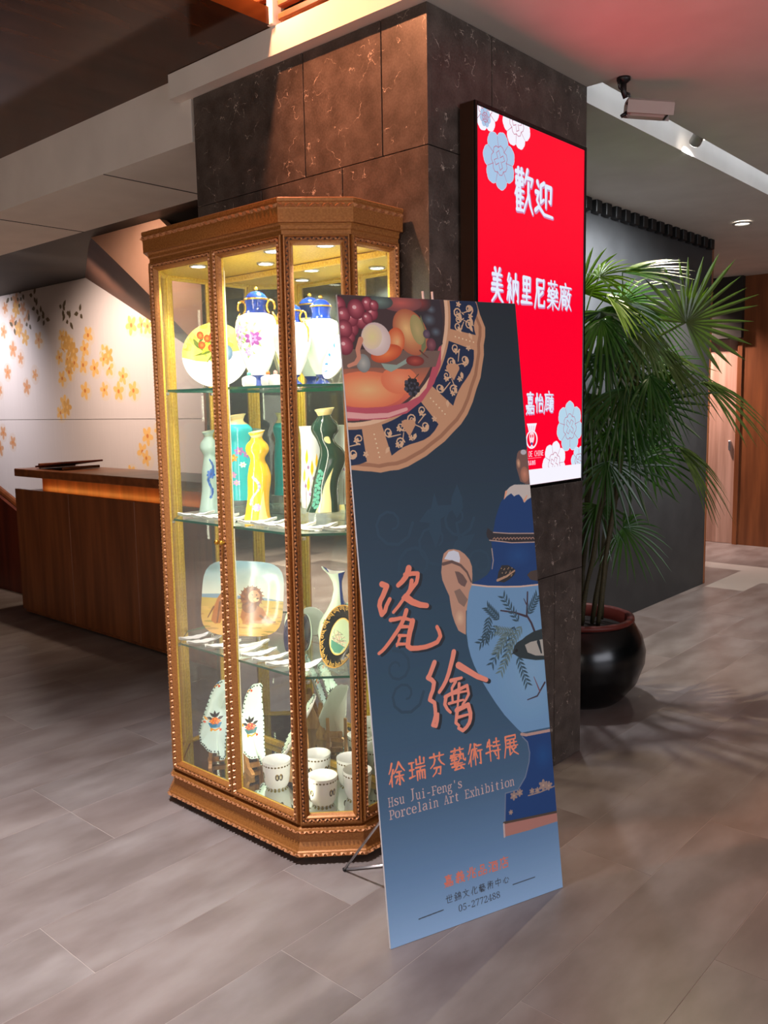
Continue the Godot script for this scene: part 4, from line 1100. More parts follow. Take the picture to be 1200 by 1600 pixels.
func column() -> void:
	var X := 2.187
	var Z := -1.746
	slab("wall_column", Vector3(X + 0.012, 0, -2.925), Vector3(3.173, 2.7055, Z - 0.012), M.black, "square column clad in dark brown veined marble slabs", "column")
	var c: Node3D = get_node("wall_column")
	var P := func(lo: Vector3, hi: Vector3) -> void:
		var b := B.new()
		b.box((lo + hi) / 2.0, hi - lo, 0.0008)
		part(c, "stone_panel", b, M.marble)
	var g := 0.0022
	for row in [[0.0, 0.80, [-2.935, -2.54, -2.12, Z]], [0.80, 1.60, [-2.935, -2.35, -1.935, Z]], [1.60, 2.286, [-2.935, -2.54, -2.12, Z]], [2.286, 2.7055, [-2.935, -2.30, -1.935, Z]]]:
		var zs: Array = row[2]
		for i in 3: P.call(Vector3(X, row[0] + g, zs[i] + g), Vector3(X + 0.02, row[1] - g * 0.3, zs[i + 1] - (g if i < 2 else 0.0)))
	for row in [[0.0, 0.80, [X + 0.02, 2.52, 2.97, 3.185]], [0.80, 1.60, [X + 0.02, 2.70, 3.185]], [1.60, 2.286, [X + 0.02, 2.70, 3.185]], [2.286, 2.7055, [X + 0.02, 2.535, 3.185]]]:
		var xs: Array = row[2]
		for i in xs.size() - 1: P.call(Vector3(xs[i] + (g if i > 0 else 0.0), row[0] + g, Z - 0.02), Vector3(xs[i + 1] - (g if i < xs.size() - 2 else 0.0), row[1] - g * 0.3, Z))
	for row in [[0.0, 0.80], [0.80, 1.60], [1.60, 2.286], [2.286, 2.7055]]: P.call(Vector3(3.165, row[0] + g, -2.935), Vector3(3.185, row[1], Z - 0.022))

func reception() -> void:
	var t := thing("reception_counter", "long wooden reception counter with a stepped raised top before the printed wall", "counter", Vector3(2.9, 0, -5.0))
	var z1 := -6.19
	var z0 := -3.6
	var b := B.new()
	var cuts := [-6.19, -5.42, -4.62, -3.6]
	for i in 3:
		b = B.new()
		b.box(Vector3(2.887, 0.485, (cuts[i] + cuts[i + 1]) / 2.0), Vector3(0.022, 0.89, cuts[i + 1] - cuts[i] - 0.003), 0.002)
		part_w(t, t, "front_board", b, M.wood)
	b = B.new()
	b.box(Vector3(3.2, 0.45, (z0 + z1) / 2.0), Vector3(0.6, 0.88, z1 - z0 if z1 > z0 else z0 - z1), 0.002)
	part_w(t, t, "body", b, M.wood)
	b = B.new()
	b.box(Vector3(3.205, 0.902, (z0 + z1) / 2.0), Vector3(0.61, 0.02, z0 - z1), 0.003)
	part_w(t, t, "lower_top", b, M.wood_across)
	b = B.new()
	b.box(Vector3(3.12, 0.97, (z0 + z1 + 0.15) / 2.0), Vector3(0.26, 0.12, z0 - z1 - 0.24), 0.003)
	part_w(t, t, "riser", b, M.wood)
	b = B.new()
	b.box(Vector3(3.08, 1.05, (z0 + z1) / 2.0 + 0.02), Vector3(0.42, 0.055, z0 - z1), 0.004)
	part_w(t, t, "raised_top", b, M.wood_across)
	b = B.new()
	b.box(Vector3(3.2, 0.025, (z0 + z1) / 2.0), Vector3(0.55, 0.05, z0 - z1 - 0.06))
	part_w(t, t, "plinth", b, M.black)
	# warm strip on the lower top, behind the front boards' lip, lighting the riser
	var strip := thing("counter_light_strip", "slim warm lamp strip along the reception counter's lower ledge", "lamp strip", Vector3(2.925, 0.918, (z0 + z1) / 2.0))
	b = B.new()
	b.box(Vector3(0, 0.0, 0), Vector3(0.014, 0.010, z0 - z1 - 0.3), 0.002)
	part(strip, "lamp_tube", b, lamp_mat("counter_strip", Color(1.0, 0.72, 0.36), 0.5))
	var sl := AreaLight3D.new()
	sl.name = "strip_light"
	strip.add_child(sl, true)
	sl.area_size = Vector2(z0 - z1 - 0.3, 0.012)
	sl.light_color = Color(1.0, 0.66, 0.30)
	sl.light_energy = 0.13
	sl.area_range = 4.0
	sl.shadow_enabled = true
	sl.look_at_from_position(strip.position + Vector3(0.008, 0.006, 0), strip.position + Vector3(0.5, 0.35, 0), Vector3.UP)
	# a thin wooden tray standing tilted on the top
	var tray := thing("document_tray", "thin wooden tray tilted up on the reception counter's end", "tray", Vector3(3.1, 1.078, -5.80))
	b = B.new()
	b.box(Vector3(0, 0.034, 0), Vector3(0.30, 0.012, 0.42), 0.002, Basis(Vector3.RIGHT, -0.10))
	part(tray, "board", b, M.wood_red)
	b = B.new()
	b.box(Vector3(0, 0.012, 0.17), Vector3(0.28, 0.018, 0.02), 0.002)
	b.box(Vector3(0, 0.020, -0.17), Vector3(0.28, 0.034, 0.02), 0.002)
	part(tray, "foot", b, M.wood)
	# printed wall
	b = B.new()
	b.box(Vector3(4.70, 1.5, -9.1), Vector3(0.18, 3.0, 6.4))
	var w := struct("wall_mural", b, M.white_paint, "wall papered with falling golden blossoms behind the counter", "wall")
	for half in [[0.0, 1.397], [1.403, 2.80]]:
		b = B.new()
		var f := func(y: float) -> float: return 1.0 - y / 3.4
		b.quad(Vector3(4.597, half[0], -11.0), Vector3(4.597, half[0], -6.0), Vector3(4.597, half[1], -6.0), Vector3(4.597, half[1], -11.0), Vector2(0, f.call(half[0])), Vector2(1, f.call(half[0])), Vector2(1, f.call(half[1])), Vector2(0, f.call(half[1])))
		b.box(Vector3(4.604, (half[0] + half[1]) / 2.0, -8.5), Vector3(0.012, half[1] - half[0], 5.0))
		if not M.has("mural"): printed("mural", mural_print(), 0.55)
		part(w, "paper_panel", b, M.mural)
	slab("wall_back", Vector3(4.45, 0, -6.0), Vector3(4.65, 2.8, -2.81), M.wood, "brown wooden wall behind the column", "wall")
	# stair flight: curved soffit between two edges, painted side above it
	var t2 := thing("staircase", "curved staircase flight descending in front of the printed wall", "staircase", Vector3(4.1, 0, -6.4))
	var near := []
	var far := []
	for i in 11:
		var s := i / 10.0
		var zn := lerpf(-6.5, -4.7, s)
		var zf := lerpf(-8.9, -5.9, s)
		near.append(Vector3(3.6, 2.63 - 0.63 * (zn + 5.908) - 0.10 * s * s, zn))
		far.append(Vector3(4.59, 2.977 - 0.434 * (zf + 8.427) - 0.08 * s * s, zf))
	b = B.new()
	b.smooth(0)
	for i in 10: b.quad(near[i], near[i + 1], far[i + 1], far[i])
	part_w(t2, t2, "soffit", b, M.soffit_wood)
	b = B.new()
	for i in 10:
		var a: Vector3 = near[i]
		var c: Vector3 = near[i + 1]
		b.quad(a, Vector3(a.x, a.y + 0.62, a.z), Vector3(c.x, c.y + 0.62, c.z), c)
		b.quad(a + Vector3(0.06, 0, 0), c + Vector3(0.06, 0, 0), Vector3(c.x + 0.06, c.y + 0.62, c.z), Vector3(a.x + 0.06, a.y + 0.62, a.z))
		b.quad(Vector3(a.x, a.y + 0.62, a.z), Vector3(a.x + 0.06, a.y + 0.62, a.z), Vector3(c.x + 0.06, c.y + 0.62, c.z), Vector3(c.x, c.y + 0.62, c.z))
	part_w(t2, t2, "side_panel", b, M.stair_paint)
	# lower parapet of the stair beside the counter
	var t3 := thing("stair_parapet", "reddish wooden sloping stair parapet beyond the counter's end", "parapet", Vector3(3.25, 0, -7.4))
	b = B.new()
	b.prism(PackedVector2Array([Vector2(-1.3, 0.0), Vector2(1.15, 0.0), Vector2(1.15, 0.48), Vector2(-1.3, 1.30)]), Transform3D(Basis(Vector3(0, 0, 1), Vector3.UP, Vector3(-1, 0, 0)), Vector3(-0.06, 0, 0)), 0.10)
	part(t3, "board", b, M.wood_red)
	b = B.new()
	b.tube([Vector3(0, 1.31, -1.3), Vector3(0, 0.49, 1.15)], 0.03, 10)
	part(t3, "cap_rail", b, M.wood)
# ---------------------------------------------------------------- the gilded display cabinet
const OUT := [Vector2(2.16, -2.84), Vector2(1.942, -2.84), Vector2(1.797, -2.695), Vector2(1.797, -2.0), Vector2(1.942, -1.855), Vector2(2.16, -1.855)]  # plan: x, z

func ring_of(k: float) -> Array:   # the plan grown outwards by k, back edge kept
	var out := []
	for i in OUT.size():
		var n := Vector2.ZERO
		var d1: Vector2 = (OUT[i] - OUT[i - 1]).normalized() if i > 0 else (OUT[1] - OUT[0]).normalized()
		var d2: Vector2 = (OUT[i + 1] - OUT[i]).normalized() if i < OUT.size() - 1 else d1
		var n1 := Vector2(-d1.y, d1.x)
		var n2 := Vector2(-d2.y, d2.x)
		n = (n1 + n2) / (1.0 + n1.dot(n2))
		out.append(OUT[i] + n * k)
	return out

func sweep(b: B, prof: Array) -> void:   # Vector2(out, y) carried round the plan
	for j in OUT.size() - 1:
		var mid := Vector3(2.1, 0, -2.3475)
		for i in prof.size() - 1:
			var r0 := ring_of(prof[i].x)
			var r1 := ring_of(prof[i + 1].x)
			var a := Vector3(r0[j].x, prof[i].y, r0[j].y)
			var c := Vector3(r0[j + 1].x, prof[i].y, r0[j + 1].y)
			var d := Vector3(r1[j + 1].x, prof[i + 1].y, r1[j + 1].y)
			var e := Vector3(r1[j].x, prof[i + 1].y, r1[j].y)
			b.quad(a, c, d, e)

func carve_bead(b: B, at: Vector3, along: Vector3, out: Vector3, i: int, size: float) -> void:   # one carved leaf of a running ornament
	var side := along.cross(out).normalized()
	var t := (along * 0.86 + side * (0.55 if i % 2 == 0 else -0.55)).normalized()
	var w := out.cross(t).normalized()
	var h := out * size * 0.62
	var p0 := at - t * size * 0.66
	var p1 := at + t * size * 0.66
	var l := at + w * size * 0.34
	var r := at - w * size * 0.34
	var top := at + h
	b.tri_out(p0, l, top, at); b.tri_out(l, p1, top, at); b.tri_out(p1, r, top, at); b.tri_out(r, p0, top, at)

func carve_run(b: B, a: Vector3, c: Vector3, out: Vector3, size := 0.0115) -> void:
	var n := maxi(1, int(a.distance_to(c) / (size * 0.92)))
	for i in n: carve_bead(b, a.lerp(c, (i + 0.5) / n), (c - a).normalized(), out, i, size)

func frame_panel(root: Node3D, parent: Node3D, A: Vector2, C: Vector2, y0: float, y1: float) -> void:   # mitred gilt frame, carving, inner gilt face and pane, between two plan points
	var d := (C - A).normalized()
	var n := Vector3(-d.y, 0, d.x)
	var L := A.distance_to(C)
	var P := func(s: float, y: float, o: float) -> Vector3: return Vector3(A.x + d.x * s, y, A.y + d.y * s) + n * o
	var rect := func(k: float, o: float) -> Array: return [P.call(k, y0 + k, o), P.call(L - k, y0 + k, o), P.call(L - k, y1 - k, o), P.call(k, y1 - k, o)]
	var g := 0.0018
	var front := [[g, -0.012], [g, 0.006], [0.003, 0.010], [0.007, 0.0105], [0.009, 0.006], [0.017, 0.006], [0.019, 0.0085], [0.022, 0.007], [0.026, 0.002], [0.0285, -0.003], [0.031, -0.008]]
	var b := B.new()
	for i in front.size() - 1:
		var r0: Array = rect.call(front[i][0], front[i][1])
		var r1: Array = rect.call(front[i + 1][0], front[i + 1][1])
		for q in 4: b.quad(r0[q], r0[(q + 1) % 4], r1[(q + 1) % 4], r1[q])
	part_w(root, parent, "frame", b, M.gilt)
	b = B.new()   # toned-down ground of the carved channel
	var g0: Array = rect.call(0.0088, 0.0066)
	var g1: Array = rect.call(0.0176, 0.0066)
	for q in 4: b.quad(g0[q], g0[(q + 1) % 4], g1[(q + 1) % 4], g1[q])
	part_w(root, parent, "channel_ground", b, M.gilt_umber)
	b = B.new()
	var rc: Array = rect.call(0.013, 0.0066)
	for q in 4: carve_run(b, rc[q], rc[(q + 1) % 4], n, 0.0135)
	part_w(root, parent, "carved_edge", b, M.gilt_carving)
	var back := [[0.031, -0.008], [0.031, -0.014], [0.024, -0.017], [0.022, -0.022], [0.014, -0.022], [0.012, -0.026], [0.004, -0.026], [0.002, -0.012]]
	b = B.new()
	for i in back.size() - 1:
		var r0: Array = rect.call(back[i][0], back[i][1])
		var r1: Array = rect.call(back[i + 1][0], back[i + 1][1])
		for q in 4: b.quad(r0[q], r0[(q + 1) % 4], r1[(q + 1) % 4], r1[q])
	part_w(root, parent, "inner_frame", b, M.gilt_lamplit)
	b = B.new()
	var f: Array = rect.call(0.029, -0.009)
	var k: Array = rect.call(0.029, -0.013)
	b.quad(f[0], f[1], f[2], f[3])
	b.quad(k[0], k[3], k[2], k[1])
	part_w(root, parent, "glass_pane", b, M.pane)

func plan_slab(b: B, k: float, y0: float, y1: float, back_x := 2.16) -> void:
	var r := ring_of(k)
	var poly := PackedVector2Array()
	for p in r: poly.append(Vector2(minf(p.x, back_x), -p.y))
	b.prism(poly, Transform3D(Basis(Vector3.RIGHT, Vector3(0, 0, -1), Vector3.UP), Vector3(0, y1, 0)), y1 - y0)

func cabinet() -> void:
	var t := thing("display_cabinet", "tall gilded display cabinet with carved frames, glass doors and a mirrored back", "cabinet", Vector3(1.98, 0, -2.3475))
	var b := B.new()
	plan_slab(b, -0.015, 0.0, 0.03)
	part_w(t, t, "plinth", b, M.black)
	b = B.new()
	sweep(b, [Vector2(-0.015, 0.020), Vector2(0.018, 0.020), Vector2(0.025, 0.024), Vector2(0.027, 0.032), Vector2(0.024, 0.040), Vector2(0.019, 0.043), Vector2(0.012, 0.054), Vector2(0.007, 0.068), Vector2(0.005, 0.092), Vector2(0.008, 0.095), Vector2(0.013, 0.099), Vector2(0.014, 0.108), Vector2(0.010, 0.114), Vector2(0.004, 0.117), Vector2(-0.03, 0.118)])
	part_w(t, t, "base_moulding", b, M.gilt)
	b = B.new()
	var run := func(o: float, y: float, size: float) -> void:
		var r := ring_of(o)
		for j in r.size() - 1:
			var d: Vector2 = (r[j + 1] - r[j]).normalized()
			carve_run(b, Vector3(r[j].x, y, r[j].y), Vector3(r[j + 1].x, y, r[j + 1].y), Vector3(-d.y, 0, d.x), size)
	run.call(0.0265, 0.032, 0.016)
	run.call(0.0135, 0.1035, 0.014)
	run.call(0.0243, 2.079, 0.019)
	part_w(t, t, "carved_band", b, M.gilt_carving)
	b = B.new()
	sweep(b, [Vector2(-0.01, 1.996), Vector2(0.004, 1.998), Vector2(0.004, 2.010), Vector2(0.008, 2.014), Vector2(0.008, 2.024), Vector2(0.012, 2.032), Vector2(0.018, 2.046), Vector2(0.021, 2.058), Vector2(0.021, 2.063), Vector2(0.0235, 2.066), Vector2(0.0245, 2.072), Vector2(0.0235, 2.088), Vector2(0.027, 2.090), Vector2(0.028, 2.099), Vector2(0.024, 2.102)])
	part_w(t, t, "cornice", b, M.gilt)
	b = B.new()
	plan_slab(b, 0.024, 2.03, 2.102)
	part_w(t, t, "top_board", b, M.gilt)
	b = B.new()
	plan_slab(b, -0.026, 1.985, 2.0)
	part_w(t, t, "ceiling_board", b, M.gilt_lamplit)
	b = B.new()
	plan_slab(b, -0.004, 0.118, 0.146)
	part_w(t, t, "bottom_board", b, M.gilt)
	b = B.new()
	plan_slab(b, -0.028, 0.146, 0.150, 2.148)
	part_w(t, t, "mirror_floor", b, M.mirror)
	# back: board, mirror and its gilt surround
	b = B.new()
	b.box(Vector3(2.158, 1.06, -2.3475), Vector3(0.008, 1.87, 0.98))
	part_w(t, t, "back_board", b, M.gilt)
	b = B.new()
	b.box(Vector3(2.1515, 1.067, -2.3475), Vector3(0.004, 1.83, 0.965))
	part_w(t, t, "back_mirror", b, M.mirror)
	b = B.new()
	for z in [-2.822, -1.873]: b.box(Vector3(2.146, 1.067, z), Vector3(0.012, 1.83, 0.022), 0.003)
	b.box(Vector3(2.146, 1.972, -2.3475), Vector3(0.012, 0.022, 0.92), 0.003)
	b.box(Vector3(2.146, 0.162, -2.3475), Vector3(0.012, 0.022, 0.92), 0.003)
	part_w(t, t, "mirror_surround", b, M.gilt_lamplit)
	# corner posts behind the frames
	for i in range(0, 6):
		var r := ring_of(-0.012)
		b = B.new()
		b.box(Vector3(r[i].x + (0.0 if i > 0 and i < 5 else -0.006), 1.06, r[i].y), Vector3(0.014, 1.88, 0.014), 0.002)
		part_w(t, t, "corner_post", b, M.gilt)
	# two doors in the front, fixed lights at the sides
	var y0 := 0.128
	var y1 := 1.999
	var split := Vector2(1.797, -2.338)
	for pair in [[OUT[2], split], [split, OUT[3]]]:
		var door := Node3D.new()
		door.name = "door"
		t.add_child(door, true)
		door.position = Vector3.ZERO
		_door(t, door, pair[0], pair[1], y0, y1)
	for i in [0, 1, 3, 4]:
		var side := Node3D.new()
		side.name = "side_panel"
		t.add_child(side, true)
		_door(t, side, OUT[i], OUT[i + 1], y0, y1)
	b = B.new()
	b.smooth(0)
	for s in [-1.0, 1.0]:
		b.ball(Vector3(1.772, 1.032, -2.338 + s * 0.012), Vector3(0.009, 0.009, 0.009), 12, 8)
		b.tube([Vector3(1.795, 1.032, -2.338 + s * 0.012), Vector3(1.776, 1.032, -2.338 + s * 0.012)], 0.004, 8)
	part_w(t, t, "door_knob", b, M.gold)
	# glass shelves with green edges
	for y in [1.545, 1.074, 0.604]:
		var sh := Node3D.new()
		sh.name = "glass_shelf"
		t.add_child(sh, true)
		sh.position = -t.position
		b = B.new()
		var r := ring_of(-0.034)
		var poly := PackedVector2Array()
		for p in r: poly.append(Vector2(minf(p.x, 2.142), -p.y))
		var top := B.new()
		var idx := Geometry2D.triangulate_polygon(poly)
		for q in range(0, idx.size(), 3):
			var v := [poly[idx[q]], poly[idx[q + 1]], poly[idx[q + 2]]]
			top.tri_out(Vector3(v[0].x, y + 0.008, -v[0].y), Vector3(v[1].x, y + 0.008, -v[1].y), Vector3(v[2].x, y + 0.008, -v[2].y), Vector3(2, y, -2.3))
		part(sh, "sheet", top, M.shelf_glass)
		for j in poly.size() - 1:
			var a := Vector3(poly[j].x, y, -poly[j].y)
			var c := Vector3(poly[j + 1].x, y, -poly[j + 1].y)
			b.quad_out(a, c, c + Vector3(0, 0.008, 0), a + Vector3(0, 0.008, 0), Vector3(2.1, y, -2.3475))
		part(sh, "polished_edge", b, M.glass_edge)
		b = B.new()
		for q in [[1.84, -2.70], [1.84, -1.99], [2.12, -2.80], [2.12, -1.89]]:
			b = B.new()
			b.box(Vector3(q[0], y - 0.006, q[1]), Vector3(0.014, 0.010, 0.014), 0.002)
			part(sh, "bracket", b, M.chrome)
	lamp_mat("cabinet_fill_strip", Color(1.0, 0.90, 0.62), 0.6)
	added_strip(t, Vector3(1.836, 1.065, -2.338), Vector3(1, 0, 0))
	added_strip(t, Vector3(1.845, 1.065, -2.020), Vector3(0.9, 0, -0.44))
	# lamps under the ceiling board
	var lm := lamp_mat("cabinet_lamp", Color(1.0, 0.99, 0.95), 9.0)
	for q in [[1.90, -2.56], [1.90, -2.16], [1.95, -1.97], [2.04, -2.36]]:
		var lamp := Node3D.new()
		lamp.name = "lamp"
		t.add_child(lamp, true)
		lamp.position = Vector3(q[0], 1.985, q[1]) - t.position
		b = B.new()
		b.smooth(0)
		b.lathe([Vector2(0.024, 0.0), Vector2(0.031, 0.0), Vector2(0.031, -0.006), Vector2(0.024, -0.006)], 24)
		part(lamp, "bezel", b, M.chrome)
		b = B.new()
		b.lathe([Vector2(0.0005, -0.005), Vector2(0.0245, -0.005), Vector2(0.0245, -0.002), Vector2(0.0005, -0.002)], 24)
		part(lamp, "lens", b, lm)
		spot(lamp, Vector3(0, -0.012, 0), Vector3(0, -1, 0), Color(1.0, 0.98, 0.93), 0.55, 68.0, 0.024, 0.5).look_at_from_position(t.position + lamp.position + Vector3(0, -0.012, 0), t.position + lamp.position + Vector3(0, -1, 0.0), Vector3.RIGHT)

func added_strip(t: Node3D, at: Vector3, to: Vector3) -> void:   # slim unseen lamp added behind a stile to even out the cabinet light
	var lamp := Node3D.new()
	lamp.name = "added_strip_lamp"
	t.add_child(lamp, true)
	lamp.look_at_from_position(at, at + to, Vector3.UP)
	var b := B.new()
	b.box(Vector3(0, 0, 0.004), Vector3(0.012, 1.76, 0.006), 0.001)
	part(lamp, "channel", b, M.chrome)
	b = B.new()
	b.box(Vector3(0, 0, -0.001), Vector3(0.008, 1.74, 0.004), 0.001)
	part(lamp, "lamp_tube", b, M.cabinet_fill_strip)
	var l := AreaLight3D.new()
	l.name = "strip_light"
	lamp.add_child(l, true)
	l.position = Vector3(0, 0, -0.006)
	l.area_size = Vector2(0.01, 1.74)
	l.light_color = Color(1.0, 0.97, 0.88)
	l.light_energy = 0.36
	l.area_range = 5.0
	l.shadow_enabled = true

func _door(root: Node3D, holder: Node3D, A: Vector2, C: Vector2, y0: float, y1: float) -> void:
	holder.position = -root.position
	frame_panel(root, holder, A, C, y0, y1)
# ---------------------------------------------------------------- porcelain
func facing(x: float, z: float) -> float:   # turn that points a thing's +z towards the room, between square-on and the photographer's side
	return atan2(-x * 1.0, -z * 1.0) - 0.10

func urn_shape(t: Node3D, H: float, R: float, body: Material, foot: Material, loops := true) -> void:
	var b := B.new()
	b.smooth(0)
	b.lathe([Vector2(0.0, 0.0), Vector2(0.46 * R, 0.0), Vector2(0.46 * R, 0.02 * H), Vector2(0.40 * R, 0.035 * H), Vector2(0.24 * R, 0.065 * H), Vector2(0.22 * R, 0.09 * H), Vector2(0.34 * R, 0.115 * H), Vector2(0.36 * R, 0.125 * H)], 32)
	part(t, "foot", b, foot)
	b = B.new()
	b.smooth(0)
	b.lathe([Vector2(0.56 * R, 0.735 * H), Vector2(0.80 * R, 0.71 * H), Vector2(0.94 * R, 0.665 * H), Vector2(1.0 * R, 0.60 * H), Vector2(0.99 * R, 0.53 * H), Vector2(0.93 * R, 0.44 * H), Vector2(0.80 * R, 0.34 * H), Vector2(0.60 * R, 0.22 * H), Vector2(0.44 * R, 0.15 * H), Vector2(0.34 * R, 0.12 * H)], 40)
	part(t, "body", b, body)
	b = B.new()
	b.smooth(0)
	b.lathe([Vector2(0.57 * R, 0.733 * H), Vector2(0.48 * R, 0.76 * H), Vector2(0.46 * R, 0.80 * H), Vector2(0.52 * R, 0.86 * H), Vector2(0.54 * R, 0.868 * H)], 32)
	part(t, "neck", b, foot)
	b = B.new()
	b.smooth(0)
	b.lathe([Vector2(0.54 * R, 0.866 * H), Vector2(0.58 * R, 0.872 * H), Vector2(0.58 * R, 0.880 * H), Vector2(0.53 * R, 0.884 * H)], 32)
	part(t, "gilt_band", b, M.gold)
	b = B.new()
	b.smooth(0)
	b.lathe([Vector2(0.02 * R, 0.955 * H), Vector2(0.07 * R, 0.958 * H), Vector2(0.11 * R, 0.972 * H), Vector2(0.10 * R, 0.988 * H), Vector2(0.04 * R, 1.0 * H), Vector2(0.0, 1.003 * H)], 16)
	part(t, "finial", b, M.gold)
	b = B.new()
	b.smooth(0)
	b.lathe([Vector2(0.54 * R, 0.882 * H), Vector2(0.50 * R, 0.90 * H), Vector2(0.36 * R, 0.935 * H), Vector2(0.16 * R, 0.955 * H), Vector2(0.0, 0.96 * H)], 32)
	part(t, "lid", b, foot)
	if not loops: return
	for s in [-1.0, 1.0]:
		b = B.new()
		b.smooth(0)
		var q := []
		for i in 13:
			var a := lerpf(-0.5, 4.4, i / 12.0)
			q.append(Vector3(s * (0.72 * R + cos(a) * 0.20 * R), 0.80 * H + sin(a) * 0.062 * H, 0))
		b.tube(q, 0.010 * H + 0.0008, 8)
		b.tube([Vector3(s * 0.80 * R, 0.745 * H, 0), Vector3(s * 1.02 * R, 0.66 * H, 0), Vector3(s * 1.03 * R, 0.57 * H, 0), Vector3(s * 0.98 * R, 0.50 * H, 0)], [0.012 * H, 0.012 * H, 0.009 * H, 0.004 * H], 8)
		part(t, "handle", b, M.gold)

# a vase shaped like a long fitted dress: rows of [height share, half width, half depth, sway]
func dress_shape(t: Node3D, H: float, rows: Array, m: Material, inside: Material, slant := 0.016) -> void:
	var b := B.new()
	b.smooth(0)
	var pos := []
	var uv := []
	var fine := []
	for i in (rows.size() - 1) * 5 + 1:   # smooth the listed outline
		var f := i / 5.0
		var k := mini(int(f), rows.size() - 2)
		var s := f - k
		var p0: Array = rows[maxi(k - 1, 0)]
		var p1: Array = rows[k]
		var p2: Array = rows[k + 1]
		var p3: Array = rows[mini(k + 2, rows.size() - 1)]
		var row := []
		for q in 4: row.append(cubic_interpolate(p1[q], p2[q], p0[q], p3[q], s) if q > 0 else lerpf(p1[q], p2[q], s))
		fine.append(row)
	for r in fine:
		var line := []
		var u := []
		for j in 33:
			var a := TAU * j / 32.0
			if j < 32: line.append(Vector3(cos(a) * r[1] * H + r[3] * H, r[0] * H + (cos(a + 0.6) * slant * H if r[0] > 0.97 else 0.0), sin(a) * r[2] * H))
			u.append(Vector2(0.61 - j / 32.0, 1.0 - r[0]))
		pos.append(line)
		uv.append(u)
	b.grid(pos, true, uv)
	part(t, "body", b, m)
	b = B.new()
	b.smooth(0)
	var top: Array = pos[pos.size() - 1]
	var c := Vector3.ZERO
	for p in top: c += p / 32.0
	var inner := []
	for k in 3:
		var line := []
		for p in top: line.append(c + (p - c) * [1.0, 0.90, 0.62][k] - Vector3(0, [0.0, 0.004, 0.07 * H][k], 0))
		inner.append(line)
	b.grid(inner, true, [], -1)
	for j in 32: b.tri_out(inner[2][j], inner[2][(j + 1) % 32], c - Vector3(0, 0.07 * H, 0), c - Vector3(0, 1, 0))
	part(t, "collar_lining", b, inside)

func dish_disc(t: Node3D, R: float, squash: float, m: Material, rim: Material, depth := 0.014, power := 2.0) -> void:   # shallow plate standing up, face to +z
	var rows := []
	var uvs := []
	var prof := [[0.0, 0.0], [0.3, 0.0], [0.58, 0.0], [0.66, 0.12], [0.80, 0.55], [0.95, 0.92], [1.0, 1.0]]
	for p in prof:
		var line := []
		var u := []
		for j in 49:
			var a := TAU * j / 48.0
			var k: float = p[0]
			if power != 2.0: k *= pow(pow(absf(cos(a)), power) + pow(absf(sin(a)), power), -1.0 / power)
			var q := Vector3(cos(a) * R * k, sin(a) * R * squash * k, p[1] * depth)
			if j < 48: line.append(q)
			u.append(Vector2(0.5 + q.x / (2.06 * R), 0.5 - q.y / (2.06 * R * squash)))
		rows.append(line)
		uvs.append(u)
	var b := B.new()
	b.smooth(0)
	for i in rows.size() - 1:
		for j in 48:
			var k := (j + 1) % 48
			b.quad(rows[i][j], rows[i + 1][j], rows[i + 1][k], rows[i][k], uvs[i][j], uvs[i + 1][j], uvs[i + 1][j + 1], uvs[i][j + 1])
	part(t, "face", b, m)
	b = B.new()
	b.smooth(0)
	for i in rows.size() - 1:
		for j in 48:
			var k := (j + 1) % 48
			var o := Vector3(0, 0, -0.004)
			b.quad(rows[i][j] + o, rows[i][k] + o, rows[i + 1][k] + o, rows[i + 1][j] + o)
	for j in 48:
		var k := (j + 1) % 48
		b.quad(rows[6][j] + Vector3(0, 0, -0.004), rows[6][k] + Vector3(0, 0, -0.004), rows[6][k], rows[6][j])
	part(t, "underside", b, rim)

func wire_stand(at: Vector3, turn: float, w: float, label: String, h := 0.06) -> void:
	var t := thing("plate_stand", label, "plate stand", at, turn, "plate stands in the cabinet")
	for s in [-1.0, 1.0]:
		var b := B.new()
		b.smooth(0)
		b.tube([Vector3(s * w, 0.018, 0.030), Vector3(s * w, 0.004, 0.026), Vector3(s * w, 0.004, -0.02), Vector3(s * w * 0.7, h, -0.045)], 0.0025, 6)
		part(t, "support", b, M.acrylic)
	var b := B.new()
	b.smooth(0)
	b.tube([Vector3(-w, 0.004, -0.01), Vector3(w, 0.004, -0.01)], 0.0025, 6)
	part(t, "crossbar", b, M.acrylic)

func leaf_dish(label: String, group: String, at: Vector3, turn: float) -> Node3D:
	var t := thing("leaf_dish", label, "dish", at, turn, group)
	var top := []
	var bot := []
	for i in 13:
		var s := i / 12.0
		var half := 0.026 * pow(sin(PI * clampf(s * 0.97 + 0.03, 0.0, 1.0)), 0.6) * (1.15 - 0.5 * s) + 0.0008
		var z := (s - 0.5) * 0.135
		var lift := 0.005 + 0.012 * pow(absf(s - 0.45) * 2.0, 2.0)
		var a := []
		var c := []
		for j in 9:
			var w := (j - 4) / 4.0
			a.append(Vector3(w * half, lift + 0.007 * w * w + 0.0012 * sin(s * 24.0) * absf(w), z))
			c.append(Vector3(w * half * 0.94, lift + 0.007 * w * w - 0.003, z))
		top.append(a)
		bot.append(c)
	var b := B.new()
	b.smooth(0)
	b.grid(top, false)
	b.grid(bot, false)
	part(t, "bowl", b, M.porcelain)
	b = B.new()
	b.smooth(0)
	b.lathe([Vector2(0.0, 0.0), Vector2(0.013, 0.0), Vector2(0.012, 0.005), Vector2(0.0, 0.005)], 16)
	part(t, "foot_ring", b, M.porcelain)
	return t

